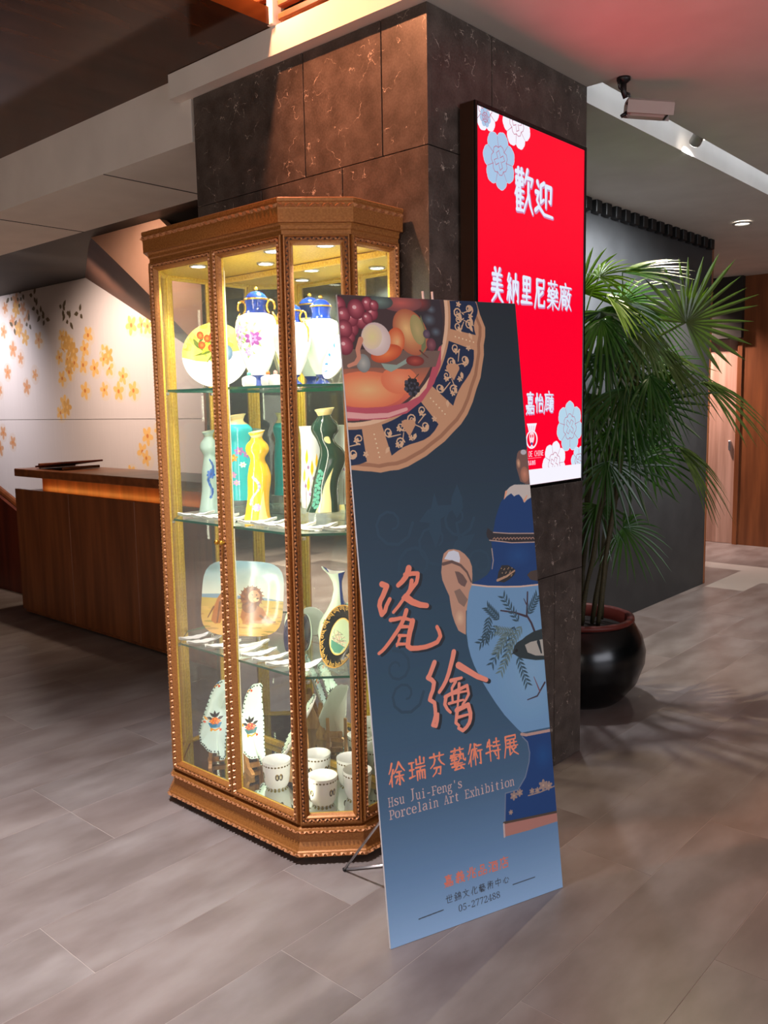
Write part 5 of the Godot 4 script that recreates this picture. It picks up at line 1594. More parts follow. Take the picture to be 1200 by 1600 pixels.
func cup_shape(t: Node3D, R: float, H: float, m: Material, liner: Material) -> void:
	var b := B.new()
	b.smooth(0)
	b.lathe([Vector2(1.0 * R, H), Vector2(0.99 * R, 0.85 * H), Vector2(0.96 * R, 0.5 * H), Vector2(0.88 * R, 0.2 * H), Vector2(0.74 * R, 0.05 * H), Vector2(0.66 * R, 0.0)], 36)
	part(t, "body", b, m)
	b = B.new()
	b.smooth(0)
	b.lathe([Vector2(0.0, 0.06 * H), Vector2(0.66 * R, 0.07 * H), Vector2(0.86 * R, 0.25 * H), Vector2(0.92 * R, 0.6 * H), Vector2(0.94 * R, 0.99 * H), Vector2(1.0 * R, 1.0 * H)], 36)
	part(t, "lining", b, liner)

func tongue_dish(t: Node3D, face: Material, flip: float) -> void:   # long scallop-edged tray standing on its narrow end, face to +z
	var outline := PackedVector2Array()
	for q in [[400, 85], [450, 65], [540, 66], [562, 100], [546, 160], [528, 300], [520, 480], [508, 600], [494, 700], [482, 800], [472, 900], [470, 1000], [470, 1050], [440, 1095], [390, 1090], [380, 1030], [372, 998], [280, 990], [230, 960], [190, 900], [148, 860], [138, 790], [130, 700], [150, 640], [180, 550], [220, 430], [260, 330], [300, 220], [350, 140]]:
		outline.append(Vector2((q[0] - 340.0) / 3500.0 * flip, (1095.0 - q[1]) / 3500.0))
	var c := Vector2(0.0, 0.135)
	var rows := []
	var uvs := []
	for k in [0.0, 0.45, 0.8, 0.93, 1.0]:
		var line := []
		var u := []
		for i in outline.size() * 4:
			var a := outline[i / 4]
			var d := outline[(i / 4 + 1) % outline.size()]
			var p: Vector2 = c + (a.lerp(d, (i % 4) / 4.0) - c) * k
			line.append(Vector3(p.x, p.y, 0.014 * pow(k, 3.0) + (0.002 * sin(i * 1.6) if k == 1.0 else 0.0)))
			u.append(Vector2(0.5 + (p.x - c.x) / 0.16 * flip, 0.60 - (p.y - c.y) / 0.16))
		u.append(u[0])
		rows.append(line)
		uvs.append(u)
	var b := B.new()
	b.smooth(0)
	b.grid(rows, true, uvs, 1 if flip > 0 else -1)
	part(t, "face", b, face)
	b = B.new()
	b.smooth(0)
	var back := []
	for r in rows:
		var line := []
		for p in r: line.append(p - Vector3(0, 0, 0.004))
		back.append(line)
	b.grid(back, true, [], -1 if flip > 0 else 1)
	var last: Array = rows[4]
	for i in last.size(): b.quad_out(last[i], last[(i + 1) % last.size()], last[(i + 1) % last.size()] - Vector3(0, 0, 0.004), last[i] - Vector3(0, 0, 0.004), Vector3(c.x, c.y, 0.014))
	part(t, "underside", b, M.porcelain)
	b = B.new()
	for i in last.size():
		if i % 2 == 0:
			var p: Vector3 = last[i]
			var q := Vector3(c.x, c.y, p.z)
			b.ball(p + (q - p) * 0.05 + Vector3(0, 0, 0.001), Vector3(0.0030, 0.0030, 0.0022), 6, 4)
	part(t, "rim_dots", b, M.rim_green)

func wood_easel(at: Vector3, turn: float, label: String) -> void:   # carved pine stand: two curved cheeks and a ledge
	var t := thing("wooden_stand", label, "plate stand", at, turn, "carved pine stands on the cabinet's mirror floor")
	for s in [-1.0, 1.0]:
		var b := B.new()
		b.prism(PackedVector2Array([Vector2(-0.055, 0.0), Vector2(0.060, 0.0), Vector2(0.066, 0.014), Vector2(0.050, 0.022), Vector2(0.022, 0.026), Vector2(0.004, 0.048), Vector2(-0.018, 0.105), Vector2(-0.030, 0.15), Vector2(-0.044, 0.152), Vector2(-0.046, 0.11), Vector2(-0.044, 0.055), Vector2(-0.060, 0.020)]), Transform3D(Basis(Vector3(0, 0, 1), Vector3.UP, Vector3(-1, 0, 0)), Vector3(s * 0.034 + 0.006, 0, 0)), 0.012)
		part(t, "cheek", b, M.pine)
	var b := B.new()
	b.box(Vector3(0, 0.085, -0.034), Vector3(0.066, 0.024, 0.010), 0.002)
	b.box(Vector3(0, 0.016, -0.012), Vector3(0.066, 0.018, 0.014), 0.002)
	part(t, "rail", b, M.pine)
	b = B.new()
	b.smooth(0)
	for s in [-1.0, 1.0]: b.tube([Vector3(s * 0.0405, 0.075, -0.026), Vector3(s * 0.0415, 0.075, -0.026)], 0.006, 12)
	part(t, "peg", b, M.wood_red)

func shelf_goods() -> void:
	mat("rim_green", Color(0.16, 0.24, 0.20), 0.3)
	var glaze := {}
	var bases := {"turquoise": Color(0.17, 0.70, 0.72), "yellow": Color(0.86, 0.68, 0.13), "celadon": Color(0.74, 0.86, 0.82), "green": Color(0.10, 0.22, 0.17), "lily": Color(0.86, 0.89, 0.88), "urn": Color(0.90, 0.91, 0.89), "goose": Color(0.78, 0.86, 0.78), "cup": Color(0.90, 0.91, 0.90)}
	for k in bases: glaze[k] = printed("glaze_" + k, vase_print(bases[k], k), 0.12)
	for k in ["fruit", "savannah", "bluerim", "medallion", "posy", "posy2"]: glaze[k] = printed("face_" + k, plate_print(k), 0.15)
	mat("cream_glaze", Color(0.86, 0.80, 0.56), 0.15)
	var y1 := 1.5531
	var y2 := 1.0821
	var y3 := 0.6121
	var y4 := 0.1501
	# --- top shelf
	var t := thing("round_plate", "round cream plate painted with fruit and leaves on the top glass shelf", "plate", Vector3(1.99, y1 + 0.004, -2.60), facing(1.95, -2.6))
	t.rotation.x = 0.0
	dish_disc(t, 0.121, 1.0, glaze.fruit, M.porcelain)
	for c in t.get_children(): c.transform = Transform3D(Basis(Vector3.RIGHT, -0.20), Vector3(0, 0.120, -0.018))
	wire_stand(Vector3(1.99, y1, -2.60), facing(1.95, -2.6), 0.045, "clear stand under the round fruit plate")
	t = thing("lidded_urn", "white lidded urn with purple roses, blue neck and gold handles on the top shelf", "urn", Vector3(2.02, y1, -2.395), facing(2.02, -2.395) - 0.30, "lidded urns on the top glass shelf")
	urn_shape(t, 0.352, 0.076, glaze.urn, M.china_blue)
	t = thing("lidded_urn", "plain white lidded urn with gold side masks, behind the chamfered glass on the top shelf", "urn", Vector3(1.945, y1, -2.13), facing(1.96, -2.12) - 0.5, "lidded urns on the top glass shelf")
	urn_shape(t, 0.275, 0.062, M.porcelain, M.china_blue)
	t = thing("lidded_urn", "pale green lidded urn with a broad blue lid behind the blue-rimmed plate", "urn", Vector3(2.075, y1, -2.126), facing(2.06, -2.065) + 0.5, "lidded urns on the top glass shelf")
	urn_shape(t, 0.302, 0.066, M.china_jade, M.china_blue, false)
	t = thing("blue_rimmed_plate", "white plate with a blue painted rim leaning on the top shelf", "plate", Vector3(2.00, y1 + 0.003, -1.985), facing(1.965, -1.965) - 1.05)
	dish_disc(t, 0.092, 1.0, glaze.bluerim, M.porcelain)
	for c in t.get_children(): c.transform = Transform3D(Basis(Vector3.RIGHT, -0.45), Vector3(0, 0.092, -0.02))
	wire_stand(Vector3(2.00, y1, -1.985), facing(1.965, -1.965) - 1.05, 0.03, "clear stand under the blue-rimmed plate", 0.10)
	var smalls := [["teal-painted", 1.885, -2.285, Color(0.30, 0.62, 0.58)], ["orange-painted", 1.90, -2.205, Color(0.86, 0.40, 0.16)], ["pink-painted", 1.885, -2.150, Color(0.88, 0.60, 0.56)]]
	for s in smalls:
		t = thing("small_box", "tiny white porcelain box with a %s lid knob at the top shelf's front" % s[0], "trinket box", Vector3(s[1], y1, s[2]), 0.6, "tiny porcelain boxes on the top shelf")
		var b := B.new()
		b.smooth(0)
		b.lathe([Vector2(0.0, 0.0), Vector2(0.020, 0.0), Vector2(0.024, 0.008), Vector2(0.024, 0.026), Vector2(0.022, 0.030), Vector2(0.010, 0.036), Vector2(0.0, 0.038)], 20)
		part(t, "body", b, M.porcelain)
		b = B.new()
		b.smooth(0)
		b.ball(Vector3(0, 0.042, 0), Vector3(0.007, 0.008, 0.007), 10, 6)
		b.ball(Vector3(0.018, 0.018, 0.010), Vector3(0.007, 0.010, 0.007), 10, 6)
		part(t, "painted_knob", b, mat("paint_" + s[0].left(4), s[3], 0.2))
	# --- second shelf: dress-shaped vases
	var slim := [[0.0, 0.155, 0.12, -0.02], [0.10, 0.135, 0.11, -0.02], [0.28, 0.120, 0.10, -0.005], [0.50, 0.130, 0.105, 0.012], [0.60, 0.110, 0.09, 0.01], [0.70, 0.080, 0.072, 0.0], [0.79, 0.128, 0.105, 0.0], [0.86, 0.115, 0.09, 0.0], [0.92, 0.065, 0.06, 0.0], [0.955, 0.064, 0.060, 0.0], [1.0, 0.092, 0.084, 0.0]]
	t = thing("dress_vase", "yellow dress-shaped vase with lavender blossoms, in front on the second shelf", "vase", Vector3(1.96, y2, -2.345), facing(1.96, -2.345), "dress-shaped vases on the second glass shelf")
	dress_shape(t, 0.318, slim, glaze.yellow, M.cream_glaze)
	t = thing("dress_vase", "slender pale celadon dress vase with blue flowers behind the door's left glass", "vase", Vector3(2.03, y2, -2.715), facing(2.03, -2.715), "dress-shaped vases on the second glass shelf")
	var thin := []
	for r in slim: thin.append([r[0], r[1] * 0.86, r[2] * 0.9, r[3]])
	dress_shape(t, 0.315, thin, glaze.celadon, M.china_jade)
	var full := [[0.0, 0.17, 0.14, 0.0], [0.15, 0.165, 0.13, 0.0], [0.40, 0.165, 0.13, 0.0], [0.58, 0.155, 0.12, 0.0], [0.69, 0.140, 0.11, 0.0], [0.78, 0.172, 0.13, 0.0], [0.84, 0.178, 0.13, 0.0], [0.89, 0.13, 0.10, 0.0], [0.925, 0.082, 0.075, 0.0], [0.96, 0.080, 0.075, 0.0], [1.0, 0.108, 0.10, 0.0]]
	_block(Vector3(2.035, y2, -2.545), 0.09, 0.06, "clear acrylic block under the turquoise vase")
	t = thing("dress_vase", "turquoise dress vase with a cream collar and painted flowers, on a clear block", "vase", Vector3(2.035, y2 + 0.0605, -2.545), facing(2.035, -2.545), "dress-shaped vases on the second glass shelf")
	dress_shape(t, 0.315, full, glaze.turquoise, M.cream_glaze)
	_block(Vector3(2.03, y2, -2.075), 0.11, 0.048, "clear acrylic block under the dark green vase")
	t = thing("dress_vase", "dark green dress vase with a cream collar and side slit, on a clear block", "vase", Vector3(2.03, y2 + 0.0485, -2.075), facing(2.03, -2.075), "dress-shaped vases on the second glass shelf")
	var bent := []
	for r in slim: bent.append([r[0], r[1] * 1.06, r[2] * 1.05, r[3] + (0.05 if r[0] > 0.4 and r[0] < 0.66 else 0.0) - (0.02 if r[0] < 0.1 else 0.0)])
	dress_shape(t, 0.345, bent, glaze.green, M.cream_glaze, 0.012)
	_block(Vector3(2.085, y2, -2.205), 0.075, 0.048, "clear acrylic block under the white lily vase")
	t = thing("lily_vase", "straight white vase painted with yellow lilies beside the dark green vase", "vase", Vector3(2.085, y2 + 0.0485, -2.205), facing(2.085, -2.205))
	var b := B.new()
	b.smooth(0)
	b.lathe([Vector2(0.040, 0.285), Vector2(0.036, 0.26), Vector2(0.034, 0.20), Vector2(0.036, 0.12), Vector2(0.040, 0.05), Vector2(0.038, 0.0), Vector2(0.0, 0.0)], 32)
	part(t, "body", b, glaze.lily)
	b = B.new()
	b.smooth(0)
	b.lathe([Vector2(0.040, 0.285), Vector2(0.036, 0.284), Vector2(0.032, 0.22), Vector2(0.0, 0.21)], 32)
	part(t, "lining", b, M.porcelain)
	# white leaf dishes along the fronts of two shelves
	var nth := ["first", "second", "third", "fourth", "fifth", "sixth", "seventh", "eighth", "ninth", "tenth", "eleventh"]
	var rows := [["second", y2, [[1.90, -2.635, 0.95], [1.905, -2.560, 1.0], [1.90, -2.490, 1.0], [1.90, -2.425, 1.0], [1.90, -2.285, 1.0], [1.90, -2.220, 1.0], [1.892, -2.155, 0.95], [1.895, -2.085, 0.95], [1.925, -2.010, 1.1], [1.965, -1.945, 1.3]]],
		["third", y3, [[1.893, -2.660, 1.35], [1.880, -2.590, 1.3], [1.89, -2.490, 1.2], [1.955, -2.405, 1.25], [1.895, -2.375, 1.2], [1.90, -2.300, 1.25], [1.89, -2.225, 1.15], [1.885, -2.150, 1.2], [1.90, -2.060, 1.45]]]]
	var first: Node3D
	for row in rows:
		var group: String = "white leaf dishes on the %s glass shelf" % row[0]
		for i in row[2].size():
			var q: Array = row[2][i]
			var label: String = "white leaf-shaped dish on the %s glass shelf, %s from the cabinet's far end" % [row[0], nth[i]]
			if first == null: first = leaf_dish(label, group, Vector3(q[0], row[1], q[1]), q[2])
			else: copy(first, "leaf_dish", Vector3(q[0], row[1], q[1]), Vector3(0, q[2], 0), label, group)
	# --- third shelf
	t = thing("square_plate", "square plate with rounded corners painted with lions on a grassy plain", "plate", Vector3(2.005, y3 + 0.004, -2.515), facing(2.02, -2.53))
	dish_disc(t, 0.153, 0.92, glaze.savannah, M.porcelain, 0.012, 4.2)
	for c in t.get_children(): c.transform = Transform3D(Basis(Vector3.RIGHT, -0.22) * Basis(Vector3(0, 0, 1), -0.07), Vector3(0, 0.152, -0.022))
	wire_stand(Vector3(2.005, y3, -2.515), facing(2.02, -2.53), 0.06, "clear stand under the square lion plate")
	t = thing("goose_neck_vase", "goose-necked vase, pale with violets in front and deep blue behind", "vase", Vector3(2.075, y3, -2.085), facing(2.07, -2.105) - 0.1)
	var necked := []
	var nu := []
	for r in [[0.0, 0.042, 0.0], [0.012, 0.048, 0.0], [0.05, 0.064, 0.0], [0.09, 0.070, 0.0], [0.13, 0.060, 0.0], [0.165, 0.038, 0.002], [0.20, 0.022, 0.004], [0.24, 0.015, 0.006], [0.265, 0.017, 0.004], [0.285, 0.030, -0.003], [0.300, 0.042, -0.008]]:
		var line := []
		var u := []
		for j in 33:
			var a := TAU * j / 32.0
			var beak: float = (pow(absf(cos(a)), 2.0) * 0.020 * (0.6 + 0.4 * signf(-cos(a))) if r[0] > 0.28 else 0.0)
			if j < 32: line.append(Vector3(cos(a) * r[1] + r[2], r[0] + beak, sin(a) * r[1] * (0.86 if r[0] < 0.26 else 0.7)))
			u.append(Vector2(0.61 - j / 32.0, 1.0 - r[0] / 0.30))
		necked.append(line)
		nu.append(u)
	b = B.new()
	b.smooth(0)
	b.grid(necked, true, nu)
	part(t, "body", b, glaze.goose)
	b = B.new()
	b.smooth(0)
	var deep := []
	for k in 2:
		var line := []
		for j in 32: line.append(necked[10][j].lerp(Vector3(0.004, 0.265, 0), [0.02, 0.8][k]))
		deep.append(line)
	b.grid(deep, true, [], -1)
	part(t, "mouth_lining", b, M.porcelain)
	t = thing("oval_plate", "black oval plate with gold scrollwork around a pale painted medallion", "plate", Vector3(1.975, y3 + 0.003, -1.985), facing(1.975, -1.985) - 0.75)
	dish_disc(t, 0.085, 1.28, glaze.medallion, M.gold, 0.010)
	for c in t.get_children(): c.transform = Transform3D(Basis(Vector3.RIGHT, -0.25) * Basis(Vector3(0, 0, 1), -0.25), Vector3(0, 0.104, -0.012))
	wire_stand(Vector3(1.975, y3, -1.985), facing(1.975, -1.985) - 0.75, 0.035, "clear stand under the black oval plate")
	for i in 3:
		t = thing("navy_plate", ["foremost", "middle", "rearmost"][i] + " of three navy plates standing on edge beside the goose-necked vase", "plate", Vector3(1.985 + i * 0.036, y3 + 0.001, -2.228 + i * 0.002), facing(2.05, -2.2) - 1.15, "navy plates on edge on the third shelf")
		dish_disc(t, 0.066, 1.0, M.china_navy, M.china_jade, 0.012)
		for c in t.get_children(): c.transform = Transform3D(Basis(Vector3.RIGHT, -0.10), Vector3(0, 0.066, -0.006))
	t = thing("pale_plate", "pale plate standing on edge behind the square lion plate", "plate", Vector3(2.094, y3 + 0.001, -2.352), facing(2.085, -2.37) - 1.2)
	dish_disc(t, 0.056, 1.0, M.china_jade, M.porcelain, 0.010)
	for c in t.get_children(): c.transform = Transform3D(Basis(Vector3.RIGHT, -0.08), Vector3(0, 0.056, -0.004))
	# --- mirror floor
	var trays := [["posy", 1.885, -2.555, "scallop-edged long white tray with a small colourful motif, nearest the cabinet's far corner", 0.05, 1.0], ["posy2", 1.935, -2.405, "scallop-edged long white tray with a darker motif, behind the doors' middle post", 0.45, 1.0]]
	for q in trays:
		t = thing("scalloped_tray", q[3], "tray", Vector3(q[1], y4 + 0.030, q[2]), facing(q[1], q[2]) + q[4], "scalloped trays on the mirror floor")
		tongue_dish(t, glaze[q[0]], q[5])
		for c in t.get_children(): c.transform = Transform3D(Basis(Vector3.RIGHT, -0.30), Vector3(0, 0, 0.036))
		wood_easel(Vector3(q[1], y4, q[2]), facing(q[1], q[2]) + q[4], "carved pine stand under the scalloped tray " + ("nearest the cabinet's far corner" if q[0] == "posy" else "behind the doors' middle post"))
	t = thing("scalloped_tray", "scallop-edged tray seen edge-on, leaning behind the white cups", "tray", Vector3(2.05, y4 + 0.030, -2.29), facing(2.06, -2.245) - 1.45, "scalloped trays on the mirror floor")
	tongue_dish(t, M.china_jade, 1.0)
	for c in t.get_children(): c.transform = Transform3D(Basis(Vector3.RIGHT, -0.50), Vector3(0, 0, 0.055))
	wood_easel(Vector3(2.05, y4, -2.29), facing(2.06, -2.245) - 1.45, "carved pine stand under the tray seen edge-on")
	var cups := [[1.905, -2.235, "white gold-dotted cup standing alone near the door's edge"], [2.035, -2.165, "white gold-dotted cup behind the chamfered corner post"], [2.025, -1.955, "white gold-dotted cup close to the cabinet's side glass"], [1.918, -2.015, "white gold-dotted cup nearest the chamfered glass"], [2.085, -2.045, "white gold-dotted cup at the back by the mirror"]]
	for i in cups.size():
		t = thing("porcelain_cup", cups[i][2], "cup", Vector3(cups[i][0], y4, cups[i][1]), facing(cups[i][0], cups[i][1]) + i * 0.7, "white gold-dotted cups on the mirror floor")
		cup_shape(t, 0.050, 0.100, glaze.cup, M.porcelain)

func _block(at: Vector3, w: float, h: float, label: String) -> void:
	var t := thing("acrylic_block", label, "display block", at, 0.3)
	var b := B.new()
	b.box(Vector3(0, h / 2.0, 0), Vector3(w, h - 0.001, w * 0.8), 0.002)
	part(t, "block", b, M.acrylic)
# ---------------------------------------------------------------- poster, screen, camera, lights, palm
func poster() -> void:
	var pl := Vector3(1.636, 0.001, -1.466)
	var e := Vector3(0.9424, 0, 0.3345).normalized()
	var back := Vector3(0.3345, 0, -0.9424).normalized()
	var a := deg_to_rad(7.75)
	var up := Vector3.UP * cos(a) + back * sin(a)
	var n := e.cross(up).normalized()   # towards the room
	var W := 0.6068
	var H := 1.8015
	var t := thing("poster_board", "tall dark blue printed exhibition poster board leaning on a wire easel", "poster", pl)
	var b := B.new()
	b.quad(Vector3.ZERO, e * W, e * W + up * H, up * H, Vector2(0, 1), Vector2(1, 1), Vector2(1, 0), Vector2(0, 0))
	printed("poster_print", poster_print(), 0.6)
	part(t, "print", b, M.poster_print)
	b = B.new()
	var turn := Basis(e, up, n)
	b.box(turn * Vector3(W / 2, H / 2, -0.0042), Vector3(W, H, 0.0078), 0.0, turn)
	part(t, "foam_core", b, M.foam_edge)
	# wire easel
	var r := thing("wire_easel", "thin white wire easel holding the poster board from behind", "easel", Vector3(1.9, 0, -1.6))
	var o := r.position
	var foot := Vector3(1.843, 0.006, -1.846)
	var edge := pl + up * 0.02 - n * 0.016
	b = B.new()
	b.smooth(0)
	b.tube([foot - o, pl + e * 0.10 + up * 0.42 - n * 0.02 - o, pl + e * 0.30 + up * 1.25 - n * 0.02 - o], 0.0042, 8)
	part(r, "rear_leg", b, M.chrome)
	b = B.new()
	b.smooth(0)
	b.tube([foot - o, pl + e * 0.42 + Vector3(0, 0.006, 0) + back * 0.30 - o], 0.0050, 8)
	part(r, "floor_rail", b, M.chrome)
	for s in [0.20, 0.42]:
		b = B.new()
		b.smooth(0)
		b.tube([pl + e * s + Vector3(0, 0.005, 0) - n * 0.014 - o, pl + e * s + up * 1.40 - n * 0.014 - o, pl + e * 0.31 + up * 1.795 - n * 0.014 - o], 0.0042, 8)
		part(r, "upright", b, M.chrome)
	for s in [0.286, 0.318]:
		b = B.new()
		b.smooth(0)
		b.tube([pl + e * s + up * 1.70 - n * 0.016 - o, pl + e * s + up * 1.828 - n * 0.016 - o], 0.0034, 8)
		part(r, "prong", b, M.foam_edge)
	b = B.new()
	b.smooth(0)
	b.tube([foot + Vector3(-0.004, 0.0, 0) - o, foot + Vector3(0.012, 0.001, 0.003) - o], 0.0064, 8)
	part(r, "rubber_foot", b, M.black)

func wall_screen() -> void:
	var x0 := 2.339
	var x1 := 3.061
	var yb := 1.173
	var yt := 2.440
	var zf := -1.676
	var t := thing("display_screen", "tall red lit welcome display screen mounted on the column", "screen", Vector3((x0 + x1) / 2, (yb + yt) / 2, -1.746))
	var b := B.new()
	b.box(Vector3((x0 + x1) / 2, (yb + yt) / 2, -1.709), Vector3(x1 - x0, yt - yb, 0.058), 0.003)
	part_w(t, t, "case", b, M.screen_side)
	b = B.new()
	var w := 0.014
	for q in [[x0, x0 + w, yb, yt], [x1 - w, x1, yb, yt], [x0 + w, x1 - w, yb, yb + w], [x0 + w, x1 - w, yt - w, yt]]:
		b.box(Vector3((q[0] + q[1]) / 2, (q[2] + q[3]) / 2, zf - 0.003), Vector3(q[1] - q[0], q[3] - q[2], 0.008), 0.002)
	part_w(t, t, "bezel", b, M.black_gloss)
	b = B.new()
	b.quad(Vector3(x0 + w, yb + w, zf - 0.0025), Vector3(x1 - w, yb + w, zf - 0.0025), Vector3(x1 - w, yt - w, zf - 0.0025), Vector3(x0 + w, yt - w, zf - 0.0025), Vector2(0, 1), Vector2(1, 1), Vector2(1, 0), Vector2(0, 0))
	var m := mat("screen_face", Color(0.02, 0.02, 0.02), 0.12)
	m.emission_enabled = true
	m.emission_texture = screen_print()
	m.emission = Color.WHITE
	m.emission_operator = BaseMaterial3D.EMISSION_OP_MULTIPLY
	m.emission_energy_multiplier = 1.0
	part_w(t, t, "lit_panel", b, m)
	b = B.new()
	b.box(Vector3(2.70, 1.80, -1.7415), Vector3(0.30, 0.40, 0.007), 0.001)
	part_w(t, t, "wall_plate", b, M.black)
	var l := AreaLight3D.new()
	l.name = "screen_light"
	t.add_child(l, true)
	l.area_size = Vector2(x1 - x0 - 0.03, yt - yb - 0.03)
	l.light_color = Color(1.0, 0.16, 0.24)
	l.light_energy = 0.7
	l.area_range = 8.0
	l.shadow_enabled = true
	l.look_at_from_position(Vector3((x0 + x1) / 2, (yb + yt) / 2, zf + 0.002), Vector3((x0 + x1) / 2, (yb + yt) / 2, zf + 1.0), Vector3.UP)

func security_camera() -> void:
	var t := thing("security_camera", "grey bullet security camera hanging from the ceiling beside the column", "security camera", Vector3(3.20, 2.706, -1.60))
	var axis := Vector3(0.62, -0.10, 0.78).normalized()   # where it looks
	var side := axis.cross(Vector3.UP).normalized()
	var top := side.cross(axis).normalized()
	var turn := Basis(side, top, -axis)
	var c := Vector3(0.085, -0.112, 0.055)
	var b := B.new()
	b.smooth(0)
	b.lathe([Vector2(0.0, 0.0), Vector2(0.026, 0.0), Vector2(0.026, -0.010), Vector2(0.012, -0.022), Vector2(0.0, -0.022)], 20)
	part(t, "ceiling_plate", b, M.black)
	b = B.new()
	b.smooth(0)
	b.tube([Vector3(0, -0.02, 0), Vector3(0.002, -0.05, 0), Vector3(0.012, -0.072, 0.004)], [0.012, 0.011, 0.010], 10)
	part(t, "bracket", b, M.black)
	b = B.new()
	b.smooth(0)
	b.tube([Vector3(-0.02, -0.01, 0.0), Vector3(-0.034, -0.024, -0.004), Vector3(-0.026, -0.042, -0.004), Vector3(0.0, -0.050, 0.0), Vector3(0.028, -0.054, 0.010), Vector3(0.034, -0.078, 0.012), Vector3(0.020, -0.092, 0.006)], 0.0045, 8)
	part(t, "cable", b, M.black_gloss)
	b = B.new()
	b.box(c + turn * Vector3(0, -0.002, 0), Vector3(0.062, 0.052, 0.150), 0.012, turn)
	part(t, "body", b, M.camera_shell)
	b = B.new()
	var hood := PackedVector2Array()
	for q in [[-0.036, -0.022], [-0.038, 0.024], [-0.028, 0.034], [0.028, 0.034], [0.038, 0.024], [0.036, -0.022], [0.033, -0.022], [0.034, 0.022], [0.026, 0.030], [-0.026, 0.030], [-0.034, 0.022], [-0.033, -0.022]]: hood.append(Vector2(q[0], q[1]))
	b.prism(hood, Transform3D(turn, c - axis * 0.080), 0.176)
	part(t, "sun_hood", b, M.camera_shell)
	b = B.new()
	b.box(c + axis * 0.0755, Vector3(0.058, 0.048, 0.004), 0.0, turn)
	part(t, "front_glass", b, M.black_gloss)
	b = B.new()
	b.smooth(0)
	b.tube([c + axis * 0.074, c + axis * 0.082], 0.016, 16)
	part(t, "lens", b, M.black)
	b = B.new()
	b.smooth(0)
	b.tube([c - axis * 0.074 - top * 0.012, c - axis * 0.094 - top * 0.028], 0.007, 10)
	part(t, "cable_gland", b, M.black)

func slot_lights() -> void:
	var places := [[Vector3(4.38, 2.775, -1.752), Vector3(3.45, 0.0, -1.48), Color(1.0, 0.92, 0.78), 3.4, 50.0, "above the palm"], [Vector3(4.28, 2.726, -1.760), Vector3(5.15, 2.10, -2.66), Color(0.97, 0.98, 1.0), 16.0, 32.0, "turned to the grey partition"]]
	for p in places:
		var t := thing("slot_spotlight", "small pale spotlight in the ceiling slot " + p[5], "spotlight", p[0])
		var dir: Vector3 = (p[1] - p[0]).normalized()
		var b := B.new()
		b.smooth(0)
		b.tube([-dir * 0.075, -dir * 0.07, Vector3.ZERO], [0.02, 0.028, 0.03], 18)
		part(t, "housing", b, M.camera_shell)
		b = B.new()
		b.smooth(0)
		b.tube([-dir * 0.06, Vector3(-dir.x * 0.06, 0.22, -dir.z * 0.06)], 0.006, 8)
		part(t, "stem", b, M.camera_shell)
		b = B.new()
		b.smooth(0)
		b.tube([dir * 0.001, dir * 0.004], 0.027, 18)
		part(t, "lens", b, M.lamp_disc)
		spot(t, dir * 0.02, dir, p[2], p[3], p[4], 0.014).look_at_from_position(p[0] + dir * 0.02, p[1], Vector3.UP)

func slot_strip() -> void:   # the long lamp hidden behind the slot's near lip, washing the slot's far cheek
	var t := thing("slot_light_strip", "long slim lamp strip hidden behind the ceiling slot's near lip", "lamp strip", Vector3(6.3, 2.80, -1.690))
	t.look_at_from_position(t.position, t.position + Vector3(0, 0.25, -1), Vector3.UP)
	var b := B.new()
	b.box(Vector3(0, 0, 0.004), Vector3(6.1, 0.016, 0.006), 0.001)
	part(t, "channel", b, M.chrome)
	b = B.new()
	b.box(Vector3(0, 0, -0.001), Vector3(6.1, 0.010, 0.004), 0.001)
	part(t, "lamp_tube", b, lamp_mat("slot_strip", Color(0.90, 0.94, 1.0), 1.5))
	var l := AreaLight3D.new()
	l.name = "strip_light"
	t.add_child(l, true)
	l.position = Vector3(0, 0, -0.006)
	l.area_size = Vector2(6.1, 0.012)
	l.light_color = Color(0.88, 0.93, 1.0)
	l.light_energy = 0.42
	l.area_range = 6.0
	l.shadow_enabled = true

func palm_leaf(d: Vector3, n: Vector3, L: float, count: int, spread: float, droop: float, base: Vector3, hub: Vector3, r: RandomNumberGenerator) -> B:   # fan of folded leaflets with its stalk
	var b := B.new()
	var mid := base.lerp(hub, 0.5) + Vector3.UP * base.distance_to(hub) * 0.12
	b.tube([base, mid, hub], [0.004, 0.0034, 0.0028], 5)
	count = int(count * 1.3)
	for i in count:
		var f := (i / float(count - 1) - 0.5) * 2.0
		var a := f * spread + r.randf_range(-0.05, 0.05)
		var dir := d.rotated(n, a)
		var len := L * (1.0 - 0.22 * absf(f)) * r.randf_range(0.88, 1.06)
		var side := n.cross(dir).normalized()
		var w := L * r.randf_range(0.023, 0.034)
		var rows := []
		for k in 6:
			var s := k / 5.0
			var p := hub + dir * len * s - Vector3.UP * droop * len * s * s + n * 0.02 * sin(f * 3.0) * s
			var half: float = w * [0.25, 0.85, 1.0, 0.92, 0.68, 0.06][k]
			rows.append([p - side * half, p + n * -half * 0.35, p + side * half])
		for k in 5:
			for j in 2: b.quad(rows[k][j], rows[k][j + 1], rows[k + 1][j + 1], rows[k + 1][j])
	return b

